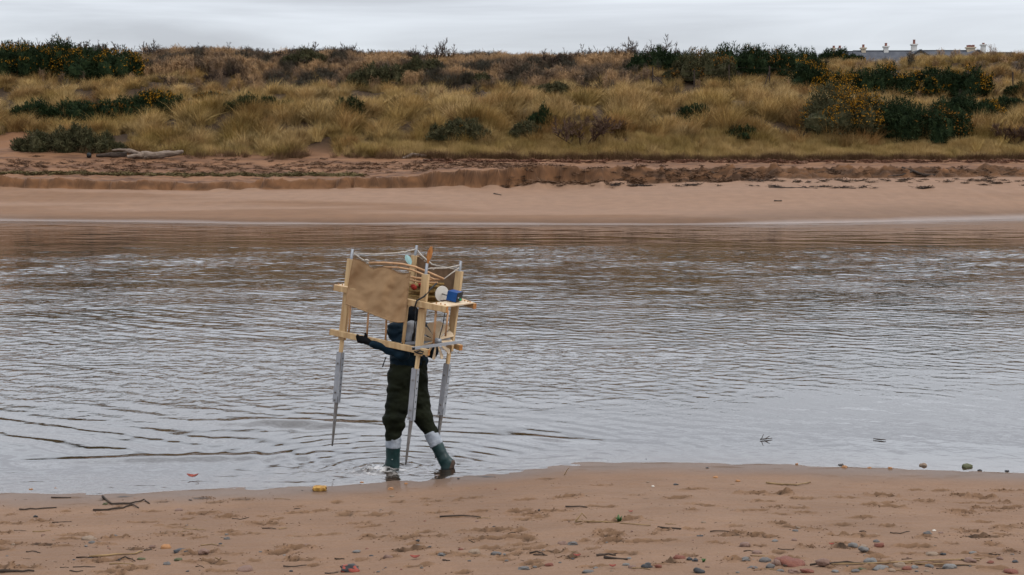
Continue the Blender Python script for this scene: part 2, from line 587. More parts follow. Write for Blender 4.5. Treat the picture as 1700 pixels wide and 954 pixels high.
# far bank: curves given as image column / row
C_SHORE = [(0, 367), (300, 370), (400, 372), (850, 373), (1200, 373), (1400, 370), (1700, 362)]
C_BASE = [(-400, 311), (0, 311), (200, 314), (340, 316), (420, 314), (550, 313), (620, 312), (700, 311), (850, 311), (1000, 308), (1150, 301), (1270, 297), (1500, 294), (1700, 292), (2200, 292)]
C_TOP = [(-400, 293), (0, 295), (150, 299), (340, 303), (420, 302), (550, 297), (620, 294), (700, 290), (780, 284), (850, 279), (1000, 279), (1150, 280), (1270, 280), (1500, 279), (1700, 281), (2200, 281)]
C_FOOT = [(-400, 248), (0, 251), (150, 255), (400, 261), (850, 264), (1300, 266), (1700, 264), (2200, 262)]
C_RIDGE = [(-400, 205), (0, 207), (150, 207), (300, 190), (450, 184), (560, 187), (700, 181), (850, 182), (960, 172), (1040, 170), (1120, 184), (1250, 178), (1400, 190), (1600, 196), (1700, 196), (2200, 195)]
C_MID = [(-400, 160), (0, 160), (300, 157), (600, 154), (900, 154), (1100, 155), (1400, 158), (1700, 150), (2200, 150)]
C_CREST = [(-500, 80), (0, 84), (100, 90), (230, 96), (400, 99), (550, 100), (700, 104), (860, 109), (960, 106), (1050, 106), (1200, 107), (1300, 108), (1380, 109), (1430, 112), (1480, 106), (1530, 99), (1600, 98), (1700, 98), (2300, 96)]
YS, YF, YR, YM, YC = 88.0, 98.0, 108.0, 118.0, 134.0


def ci(c, px):
    a = np.array(c, float)
    return np.interp(px, a[:, 0], a[:, 1])


def ez(py, Y):
    dy = (477 - py) / FPX
    return CAM_H + (-SP + dy * CP) / (CP + dy * SP) * Y


def far_z(X, Y):
    X, Y = np.asarray(X, float), np.asarray(Y, float)
    px = 850 + FPX * X / np.maximum(Y, 1) * CP
    wob = 0.55 * fbm(X * 0.35, X * 0 + 1.7, 21, 3) + 0.5 * fbm(X * 1.5, Y * 0.3, 22, 3)
    ysh = -CAM_H / (ez(ci(C_SHORE, px), 1.0) - CAM_H) 
    wob = wob + 0.45 * np.abs(fbm(X * 0.9, X * 0 + 9, 23, 3))
    ysc = YS + wob
    zb, zt = ez(ci(C_BASE, px), YS), ez(ci(C_TOP, px), YS + 0.4)
    zt = zt + 0.10 * fbm(X * 0.8, X * 0 + 2, 24, 3) + 0.05 * fbm(X * 4, Y * 0.5, 25, 2)
    zf, zr, zm, zc = ez(ci(C_FOOT, px), YF), ez(ci(C_RIDGE, px), YR), ez(ci(C_MID, px), YM), ez(ci(C_CREST, px), YC)
    soft = sst(900, 1250, px)                               # the step breaks down to the right
    w = 0.22 + 1.3 * soft
    z = np.where(Y < ysh, (Y - ysh) * 0.05, 0.0)
    t = np.clip((Y - ysh) / np.maximum(ysc - ysh, 1), 0, 1)
    z = np.where(Y >= ysh, zb * (0.75 * t + 0.25 * t * t), z)
    z = z + 0.12 * sst(0.0, 1.9, Y - ysh) * (Y >= ysh) * (1 - sst(4, 9, Y - ysh))
    st = np.clip((Y - ysc) / w, 0, 1)
    z = np.where(Y >= ysc, zb + (zt - zb) * (st * 0.85 + 0.15 * sst(0, 1, st)), z)
    e = ysc + w
    t = np.clip((Y - e) / (YF - e), 0, 1)
    z = np.where(Y >= e, zt + (zf - zt) * (0.35 * t + 0.65 * t * t), z)
    t = np.clip((Y - YF) / (YR - YF), 0, 1)
    z = np.where(Y >= YF, zf + (zr - zf) * (0.55 * t + 0.45 * sst(0, 1, t)), z)
    t = np.clip((Y - YR) / (YM - YR), 0, 1)
    z = np.where(Y >= YR, zr + (zm - zr) * (t * t * 0.7 + 0.3 * t), z)
    t = np.clip((Y - YM) / (YC - YM), 0, 1)
    z = np.where(Y >= YM, zm + (zc - zm) * (0.6 * t + 0.4 * np.sin(t * math.pi / 2)), z)
    t = np.clip((Y - YC) / 22, 0, 1)
    z = np.where(Y >= YC, zc - 1.6 * sst(0, 1, t), z)
    z = np.where(Y >= 160, (zc - 1.6) + (9.5 - zc + 1.6) * sst(160, 260, Y), z)
    dune = sst(YF, YF + 4, Y) * (1 - sst(128, 134, Y))
    z = z + dune * (0.72 * fbm(X / 4.2, Y / 4.6, 41, 3) + 0.14 * fbm(X / 1.3, Y / 1.3, 44, 2))
    berm = sst(0, 1.0, Y - e) * (1 - sst(YF, YF + 2, Y))
    z = z + berm * (0.05 * fbm(X * 0.8, Y * 1.6, 51, 3) + 0.035 * fbm(X * 3, Y * 4, 52, 2))
    face = sst(-0.15, 0.1, Y - ysc) * (1 - sst(0.9, 1.2, (Y - ysc) / (w + 0.01)))
    z = z + face * (0.34 * fbm(X * 1.1, Y * 0.9, 61, 4) + (0.12 + soft * 0.36) * fbm(X * 1.6, Y * 3.2, 62, 4))
    talus = np.exp(-((Y - ysc + 0.3) / 0.55) ** 2) * np.maximum(fbm(X * 0.5, X * 0, 64, 3), 0) * (0.5 + sst(600, 900, px))
    z = z + talus * 0.35
    bar = sst(0.0, 6, Y - ysh) * (1 - sst(-6, -1, Y - ysc))
    z = z + bar * (0.12 * fbm(X * 0.10, Y * 0.12, 71, 2) + 0.012 * fbm(X * 0.5, Y * 3.5, 72, 3))
    return z


def make_far_bank():
    ys = np.concatenate([np.linspace(56, 68, 14), np.arange(68.4, 86.4, 0.2), np.arange(86.5, 91.4, 0.06), np.arange(91.6, 99, 0.16),
                         np.arange(99.3, 138, 0.42), np.linspace(139, 260, 50), np.array([320, 450, 700, 1200, 2200, 4000])])
    us = np.concatenate([np.linspace(-2.2, -0.46, 30), np.linspace(-0.45, 0.45, 580), np.linspace(0.46, 2.2, 30)])
    U, Y = np.meshgrid(us, ys)
    X = U * np.minimum(Y, 140) * 1.0 + np.where(Y > 140, U * (Y - 140) * 0.8, 0)
    Z = far_z(X, Y)
    px, py = proj(np.stack([X, Y, Z], -1))
    # what the sand itself is like: damp orange to the left, pale dry bar in the middle, raw sand in the step
    n1 = fbm(X * 0.06, Y * 0.35, 81, 4)
    ysh = -CAM_H / (ez(ci(C_SHORE, px), 1.0) - CAM_H)
    base = lerp3((0.285, 0.175, 0.105), (0.375, 0.262, 0.195), sst(-0.15, 0.25, n1 * 0.5 + sst(350, 620, px + 900 * (Y - 82) / 14) * 0.5 - sst(1250, 1650, px) * 0.28))
    wetl = 1 - sst(0.4, 3.6 + 1.5 * n1 + 4.0 * sst(1050, 1300, px) * (1 - sst(1500, 1700, px)), Y - ysh)
    base = base * (1 - 0.32 * wetl)[..., None]
    wob = 0.55 * fbm(X * 0.35, X * 0 + 1.7, 21, 3) + 0.5 * fbm(X * 1.5, Y * 0.3, 22, 3)
    wob = wob + 0.45 * np.abs(fbm(X * 0.9, X * 0 + 9, 23, 3))
    sc = Y - (YS + wob)
    soft = sst(900, 1250, px)
    w = 0.22 + 1.3 * soft
    face = sst(-0.45, 0.0, sc) * (1 - sst(w, w + 0.15, sc))
    strat = 0.85 + 0.3 * vn(X * 0.7, Z * 9, 83)
    facec = lerp3((0.27, 0.150, 0.078), (0.10, 0.060, 0.036), np.clip((0.25 + 0.4 * soft) + 0.95 * fbm(X * 1.3, Y * 2 + Z * 3, 84, 4), 0, 1)) * strat[..., None]
    base = base + (facec - base) * face[..., None]
    berm = sst(w, w + 0.3, sc)
    bermc = lerp3((0.32, 0.185, 0.105), (0.13, 0.068, 0.038), np.clip(0.35 + 1.1 * fbm(X * 0.5, Y * 1.6, 85, 5), 0, 1))
    base = base + (bermc - base) * berm[..., None]
    dune = sst(YF - 0.5, YF + 2, Y)
    dunec = lerp3((0.30, 0.17, 0.095), (0.07, 0.048, 0.028), sst(0, 4, Y - YF) * (1 - (1 - sst(70, 130, px)) * (1 - sst(103, 108, Y))))  # dark under the grass: deep shade between tussocks painted into the ground
    base = base + (dunec - base) * dune[..., None]
    base = base * np.array([0.53, 0.443, 0.362])
    wet = (1 - sst(0.25, 0.95 + 0.9 * fbm(X * 0.15, X * 0 + 5, 87, 3) + 0.45 * sst(1250, 1500, px), Y - ysh)) * 0.30
    me = mesh_np('far_bank', np.stack([X, Y, Z], -1).reshape(-1, 3), grid_faces(*X.shape))
    attr(me, 'tone', 'FLOAT_COLOR', np.concatenate([base, np.ones(base.shape[:2] + (1,))], -1).reshape(-1, 4))
    attr(me, 'wet', 'FLOAT', wet.ravel())
    tag(link('far_bank', me, M['sand']), kind='structure')


make_far_bank()


def ground_px(px, py, y0=75.0, y1=150.0):
    ys = np.arange(y0, y1, 0.1)
    d = ray(px, py)
    X = d[0] / d[1] * ys
    Zr = CAM_H + d[2] / d[1] * ys
    Z = far_z(X, ys)
    k = np.nonzero(Zr <= Z)[0]
    i = k[0] if len(k) else int(np.argmin(Zr - Z))
    return Vector((X[i], ys[i], Z[i]))


def make_riverbed():
    xs, ys = np.linspace(-120, 120, 40), np.linspace(20, 66, 30)
    X, Y = np.meshgrid(xs, ys)
    Z = -0.75 - 0.6 * np.sin((Y - 20) / 46 * math.pi) + 0.1 * fbm(X * 0.3, Y * 0.3, 2)
    me = mesh_np('riverbed', np.stack([X, Y, Z], -1).reshape(-1, 3), grid_faces(*X.shape))
    attr(me, 'tone', 'FLOAT_COLOR', np.tile([0.2, 0.13, 0.08, 1], (X.size, 1)))
    attr(me, 'wet', 'FLOAT', np.zeros(X.size))
    tag(link('riverbed', me, M['sand']), kind='structure')


make_riverbed()

# ------------------------------------------------------------------ the river
FRONT_BOOT = PZ(650, 782, 0)
REAR_BOOT = PZ(741, 784, 0)


def water_mat():
    m = bpy.data.materials.new('river_water')
    m.use_nodes = True
    N, L = m.node_tree.nodes, m.node_tree.links
    N.clear()
    out = N.new('ShaderNodeOutputMaterial')
    tc = N.new('ShaderNodeTexCoord')

    def noise(scale, stretch, detail=3, rough=0.5, dist=0.0):
        mp = N.new('ShaderNodeMapping')
        mp.inputs['Scale'].default_value = stretch
        mp.inputs['Rotation'].default_value = (0, 0, math.radians(-12))
        L.new(tc.outputs['Object'], mp.inputs['Vector'])
        n = N.new('ShaderNodeTexNoise')
        n.inputs['Scale'].default_value = scale
        n.inputs['Detail'].default_value = detail
        n.inputs['Roughness'].default_value = rough
        n.inputs['Distortion'].default_value = dist
        L.new(mp.outputs['Vector'], n.inputs['Vector'])
        return n.outputs['Fac']

    a = noise(4.0, (0.85, 1, 1), 3, 0.6, 0.3)
    b2 = noise(7.0, (0.8, 1, 1), 2, 0.5, 0.2)
    chop = attr_node(N, 'chop')
    mul = N.new('ShaderNodeMath')
    mul.operation = 'MULTIPLY'
    mul.inputs[1].default_value = 0.20
    L.new(b2, mul.inputs[0])
    add = N.new('ShaderNodeMath')
    add.operation = 'ADD'
    L.new(a, add.inputs[0])
    L.new(mul.outputs[0], add.inputs[1])
    bp = N.new('ShaderNodeBump')
    bp.inputs['Distance'].default_value = 0.05
    L.new(chop, bp.inputs['Strength'])
    L.new(add.outputs[0], bp.inputs['Height'])
    fr = N.new('ShaderNodeFresnel')
    fr.inputs['IOR'].default_value = 1.6
    L.new(bp.outputs['Normal'], fr.inputs['Normal'])
    gl = N.new('ShaderNodeBsdfGlossy')
    gl.inputs['Roughness'].default_value = 0.03
    gl.inputs['Color'].default_value = (1, 1, 1, 1)
    L.new(bp.outputs['Normal'], gl.inputs['Normal'])
    df = N.new('ShaderNodeBsdfDiffuse')
    df.inputs['Color'].default_value = (0.030, 0.022, 0.016, 1)
    tr = N.new('ShaderNodeBsdfTransparent')
    tr.inputs['Color'].default_value = (0.93, 0.88, 0.80, 1)
    mk = N.new('ShaderNodeMixShader')
    L.new(attr_node(N, 'murk'), mk.inputs['Fac'])
    L.new(tr.outputs[0], mk.inputs[1])
    L.new(df.outputs[0], mk.inputs[2])
    mx = N.new('ShaderNodeMixShader')
    L.new(fr.outputs[0], mx.inputs['Fac'])
    L.new(mk.outputs[0], mx.inputs[1])
    L.new(gl.outputs[0], mx.inputs[2])
    # broken, aerated water: white bubbles on the surface
    fo = N.new('ShaderNodeBsdfDiffuse')
    fo.inputs['Color'].default_value = (0.72, 0.68, 0.64, 1)
    fm = N.new('ShaderNodeMixShader')
    L.new(attr_node(N, 'foam'), fm.inputs['Fac'])
    L.new(mx.outputs[0], fm.inputs[1])
    L.new(fo.outputs[0], fm.inputs[2])
    L.new(fm.outputs[0], out.inputs['Surface'])
    return m


M['water'] = water_mat()


RIPPLE = 0.0130


def make_water():
    ys = 13.2 * np.exp(np.linspace(0, math.log(92 / 13.2), 940))
    us = np.concatenate([np.linspace(-1.1, -0.43, 30), np.linspace(-0.425, 0.425, 530), np.linspace(0.43, 1.1, 30)])
    U, Y = np.meshgrid(us, ys)
    X = U * Y
    d = Y - shore_near(X)                                   # metres out from the near shore
    off = sst(0.3, 2.5, d)
    # wavelets that run in slantwise from the upper left and bend along the shore
    k = np.array([0.56, 0.83])
    ph = X * k[0] + Y * k[1] + 0.9 * fbm(X * 0.16, Y * 0.16, 101, 2) + 0.25 * fbm(X * 0.7, Y * 0.7, 102, 2)
    patch = np.clip(0.55 + 1.3 * fbm(X * 0.14 + 4, Y * 0.14, 103, 3), 0, 1.4)
    left = 0.25 + 0.75 * (1 - sst(-3, 3.5, X + (Y - 18) * 0.22))
    near = 1 - sst(22, 40, Y)
    Z = 0.0048 * off * patch * left * near * (np.sin(ph * 2 * math.pi / 0.66) + 0.6 * np.sin(ph * 2 * math.pi / 0.41 + 2 * fbm(X, Y, 5, 2)))
    Z += 0.013 * off * (1 - 0.6 * near * (X > 1)) * fbm(X * 0.5, Y * 0.9, 104, 3)
    # wind ripples of many lengths and directions, as far as the sheet can carry them
    gust = np.clip(0.72 + 0.8 * fbm(X * 0.10, Y * 0.10, 121, 3) + 0.7 * fbm(X * 0.45, Y * 0.7, 124, 3), 0.42, 1.4)
    calm = 0.06 + 0.94 * sst(1.6, 7.5, d + 1.2 * fbm(X * 0.3, Y * 0.3, 122, 2) - 1.3 * sst(0, 4, X))
    farlee = 1 - 0.84 * sst(49, 56, Y + 1.2 * fbm(X * 0.08, Y * 0.2, 123, 3))
    env = gust * calm * farlee
    rr = np.random.default_rng(77)
    step = Y * (math.log(92 / 13.2) / 940)
    XW, YW = X + 0.35 * fbm(X * 0.8, Y * 0.8, 141, 2), Y + 0.35 * fbm(X * 0.8 + 30, Y * 0.8, 142, 2)
    for i in range(60):
        lam = 0.085 * (0.46 / 0.085) ** rr.uniform()
        th = math.radians(66) + rr.normal(0, 1.05)
        kk = 2 * math.pi / lam
        amp = RIPPLE / kk * rr.uniform(0.5, 1.3)
        ok = sst(2.2, 4.2, lam / (step * abs(math.sin(th)) + 0.0015 * Y * abs(math.cos(th)) + 1e-6))
        Z = Z + amp * env * ok * np.sin(kk * (XW * math.cos(th) + YW * math.sin(th)) + rr.uniform(0, 6.28))
    for i in range(20):                                     # longer ripples out in the wind
        lam = 0.32 * (0.75 / 0.32) ** rr.uniform()
        th = math.radians(70) + rr.normal(0, 0.9)
        kk = 2 * math.pi / lam
        Z = Z + 0.019 / kk * env * sst(30, 44, Y) * rr.uniform(0.5, 1.3) * np.sin(kk * (XW * math.cos(th) + YW * math.sin(th)) + rr.uniform(0, 6.28))
    # small rollers at the left, a bow wave and rings from the walker
    arc = Y - (PZ(480, 702, 0).y - 0.16 * (X - PZ(480, 702, 0).x) - 0.07 * (X - PZ(480, 702, 0).x) ** 2)
    am = np.exp(-((X - PZ(485, 700, 0).x) / 1.0) ** 2)
    Z += 0.045 * am * np.exp(-(arc / 0.20) ** 2) - 0.02 * am * np.exp(-((arc + 0.35) / 0.2) ** 2)
    arc2 = Y - (PZ(900, 728, 0).y - 0.30 * (X - PZ(900, 728, 0).x))
    am2 = np.exp(-((X - PZ(900, 728, 0).x) / 0.8) ** 2)
    Z += 0.014 * am2 * np.exp(-(arc2 / 0.14) ** 2)
    arc3 = Y - (PZ(250, 762, 0).y + 0.10 * (X - PZ(250, 762, 0).x))
    am3 = np.exp(-((X - PZ(300, 760, 0).x) / 1.3) ** 2)
    Z += 0.035 * am3 * np.exp(-(arc3 / 0.18) ** 2)
    for P, a in ((FRONT_BOOT, 1.0), (REAR_BOOT, 0.45), (PZ(560, 742, 0), 0.3)):
        r = np.hypot(X - P.x, Y - P.y)
        Z += a * 0.013 * np.exp(-r / 1.1) * np.sin(r * 2 * math.pi / 0.30) * sst(0.05, 0.2, r) * sst(0.0, 0.9, d)
    r = np.hypot((X - FRONT_BOOT.x + 0.16) / 1.25, (Y - FRONT_BOOT.y - 0.02) / 0.8)
    Z += np.exp(-(r / 0.19) ** 2) * (0.045 + 0.028 * fbm(X * 17, Y * 17, 111, 3))
    churn = np.exp(-(np.hypot((X - FRONT_BOOT.x + 0.25) / 2.2, Y - FRONT_BOOT.y - 0.08) / 0.5) ** 2)
    Z += churn * 0.010 * fbm(X * 9, Y * 12, 112, 3)
    shallow = (1 - sst(0.2, 1.5, d)) * (1 - sst(0.2, 1.6, X))
    Z += shallow * 0.006 * fbm(X * 3.2, Y * 7, 113, 3)
    floor = np.where(Y < 24, near_base(X, Y), np.where(Y > 60, far_z(X, Y), -1.0))
    depth = np.maximum(-floor, 0)
    murk = 1 - np.exp(-np.maximum(depth + Z * 0.3, 0) * 9.0)
    murk = np.clip(murk, 0.0, 1)
    chop = env * 0.36 + 0.10 * shallow + 0.3 * churn + 0.02
    foam = np.clip(np.exp(-(r / 0.22) ** 2) * (0.10 + 1.6 * fbm(X * 24, Y * 24, 131, 3)), 0, 0.4)
    me = mesh_np('water', np.stack([X, Y, Z], -1).reshape(-1, 3), grid_faces(*X.shape))
    attr(me, 'chop', 'FLOAT', chop.ravel())
    attr(me, 'murk', 'FLOAT', murk.ravel())
    attr(me, 'foam', 'FLOAT', foam.ravel())
    tag(link('water', me, M['water']), kind='structure')


make_water()

# ------------------------------------------------------------------ grass and dry herbs on the dunes (stuff)
SRC = bpy.data.collections.new('tuft_sources')


def tuft_mesh(name, n, h0, h1, rad, lean, width, segs=3, wind=0.12, seed=0, upright=0.0):
    r = np.random.default_rng(seed)
    V, F = [], []
    for i in range(n):
        a = r.uniform(0, 2 * math.pi)
        rr = rad * math.sqrt(r.uniform(0, 1))
        base = np.array([rr * math.cos(a), rr * math.sin(a), -0.05])
        h = r.uniform(h0, h1)
        a2 = a + r.normal(0, 0.7)
        ln = lean * r.uniform(0.15, 1.0) * (0.5 + rr / rad)
        bend = np.array([math.cos(a2) * ln + wind, math.sin(a2) * ln, 0])
        sd = np.array([-math.sin(a2 + r.normal(0, 0.8)), math.cos(a2), 0]) * width * r.uniform(0.6, 1.2) / 2
        o = len(V)
        for k in range(segs + 1):
            t = k / segs
            p = base + np.array([0, 0, h * (t - 0.22 * ln * t * t)]) + bend * h * t ** 1.8
            wv = sd * (1 - t * 0.93)
            V += [p - wv, p + wv]
            if k:
                F.append((o + 2 * k - 2, o + 2 * k - 1, o + 2 * k + 1, o + 2 * k))
    return mesh_np(name, V, F, False)


def stalk_mesh(name, n, h0, h1, rad, seed):
    r = np.random.default_rng(seed)
    V, F = [], []

    def quad(p, q, w):
        d = np.array([r.normal(), r.normal(), 0.0])
        d = d / (np.linalg.norm(d) + 1e-6) * w / 2
        o = len(V)
        V.extend([p - d, p + d, q + d * 0.4, q - d * 0.4])
        F.append((o, o + 1, o + 2, o + 3))
    for i in range(n):
        a = r.uniform(0, 2 * math.pi)
        b = np.array([math.cos(a), math.sin(a), 0]) * rad * math.sqrt(r.uniform())
        h = r.uniform(h0, h1)
        tip = b + np.array([r.normal(0.05, 0.10) * h, r.normal(0, 0.10) * h, h])
        quad(b - np.array([0, 0, 0.05]), tip, 0.030)
        for k in range(6):
            t = r.uniform(0.3, 0.98)
            p = b + (tip - b) * t
            q = p + np.array([r.normal(0, 0.16), r.normal(0, 0.16), r.uniform(0.04, 0.22)])
            quad(p, q, 0.034)
    return mesh_np(name, V, F, False)


def flat_mesh(name, n, rad, seed):
    r = np.random.default_rng(seed)
    V, F = [], []
    for i in range(n):
        a = r.uniform(0, 2 * math.pi)
        c = np.array([r.normal(0, rad), r.normal(0, rad * 0.5), abs(r.normal(0, 0.05)) + 0.01])
        d = np.array([math.cos(a), math.sin(a) * 0.6, r.normal(0, 0.3)]) * r.uniform(0.1, 0.28)
        w = np.array([-d[1], d[0], abs(r.normal(0, 0.1))])
        w = w / (np.linalg.norm(w) + 1e-6) * 0.022
        w[2] += 0.012
        o = len(V)
        V.extend([c - d - w, c - d + w, c + d + w * 0.5, c + d - w * 0.5])
        F.append((o, o + 1, o + 2, o + 3))
    return mesh_np(name, V, F, False)


M['blade'] = blade_mat('grass_blade')


def source_coll(name, meshes):
    c = bpy.data.collections.new(name)
    for i, me in enumerate(meshes):
        me.materials.append(M['blade'])
        o = bpy.data.objects.new('%s_%02d' % (name, i), me)
        c.objects.link(o)
    return c


def scatter(name, P, R, S, T, coll, nvar):
    me = bpy.data.meshes.new(name)
    me.vertices.add(len(P))
    me.vertices.foreach_set('co', np.asarray(P, np.float32).ravel())
    attr(me, 'rot', 'FLOAT_VECTOR', R)
    attr(me, 'scl', 'FLOAT_VECTOR', S)
    attr(me, 'tint', 'FLOAT_COLOR', np.concatenate([np.clip(T * np.array([0.61, 0.605, 0.60]), 0.003, 0.8), np.ones((len(T), 1))], 1))
    attr(me, 'pick', 'INT', rng.integers(0, nvar, len(P)))
    o = link(name, me)
    g = bpy.data.node_groups.new(name, 'GeometryNodeTree')
    g.interface.new_socket('Geometry', in_out='INPUT', socket_type='NodeSocketGeometry')
    g.interface.new_socket('Geometry', in_out='OUTPUT', socket_type='NodeSocketGeometry')
    N, L = g.nodes, g.links
    gi, go = N.new('NodeGroupInput'), N.new('NodeGroupOutput')
    ip = N.new('GeometryNodeInstanceOnPoints')
    cinf = N.new('GeometryNodeCollectionInfo')
    cinf.inputs['Collection'].default_value = coll
    cinf.inputs['Separate Children'].default_value = True
    cinf.inputs['Reset Children'].default_value = True

    def na(nm, t):
        n = N.new('GeometryNodeInputNamedAttribute')
        n.data_type = t
        n.inputs['Name'].default_value = nm
        return n.outputs['Attribute']
    e2r = N.new('FunctionNodeEulerToRotation')
    L.new(na('rot', 'FLOAT_VECTOR'), e2r.inputs[0])
    L.new(gi.outputs[0], ip.inputs['Points'])
    L.new(cinf.outputs[0], ip.inputs['Instance'])
    ip.inputs['Pick Instance'].default_value = True
    L.new(na('pick', 'INT'), ip.inputs['Instance Index'])
    L.new(e2r.outputs[0], ip.inputs['Rotation'])
    L.new(na('scl', 'FLOAT_VECTOR'), ip.inputs['Scale'])
    L.new(ip.outputs[0], go.inputs[0])
    md = o.modifiers.new('scatter', 'NODES')
    md.node_group = g
    return o


marram_c = source_coll('marram_tuft', [tuft_mesh('marram_tuft', 75, 0.55, 1.05, 0.22, 0.8, 0.024, 3, 0.12, 100 + i) for i in range(4)])
short_c = source_coll('short_tuft', [tuft_mesh('short_tuft', 60, 0.25, 0.55, 0.25, 0.7, 0.016, 2, 0.06, 200 + i) for i in range(3)])
herb_c = source_coll('herb_tuft', [stalk_mesh('herb_tuft', 20, 0.5, 1.15, 0.3, 300 + i) for i in range(4)])
wrack_c = source_coll('wrack_pile', [flat_mesh('wrack_pile', 34, 0.28, 400 + i) for i in range(4)])

BARE = [(35, 236, 58, 15), (192, 236, 26, 12), (110, 212, 60, 8), (530, 250, 24, 15), (540, 236, 10, 10)]     # bare sand: column, row, half sizes


def dune_points(n, y0, y1):
    Y = np.sqrt(rng.uniform(y0 ** 2, y1 ** 2, n))
    X = rng.uniform(-0.43, 0.43, n) * Y
    Z = far_z(X, Y)
    px, py = proj(np.stack([X, Y, Z], -1))
    return X, Y, Z, px, py


def not_bare(px, py):
    k = np.ones_like(px, bool)
    for (a, b, rx, ry) in BARE:
        k &= ((px - a) / rx) ** 2 + ((py - b) / ry) ** 2 > 1
    return k


def brownzone(px, Y, X):
    n = 40 * fbm(X * 0.2, Y * 0.2, 143, 3)
    return sst(215, 300, px + n) * (1 - sst(1020, 1110, px + n)) * sst(117.5, 121.5, Y + n * 0.06 - 3.5 * (1 - sst(350, 480, px)) * 1.0)


def tuss(X, Y):
    """distance (0 to about 1) from the heart of the nearest tussock"""
    best = np.full(np.shape(X), 9.0)
    gx, gy = np.floor(X / 2.1), np.floor(Y / 2.3)
    for i in (-1, 0, 1):
        for j in (-1, 0, 1):
            cx, cy = gx + i, gy + j
            hx, hy = (cx + _h(cx, cy, 7)) * 2.1, (cy + _h(cx, cy, 8)) * 2.3
            sz = 0.75 + 0.6 * _h(cx, cy, 9)
            best = np.minimum(best, np.hypot((X - hx) / 1.5, (Y - hy) / 1.7) / sz)
    return best


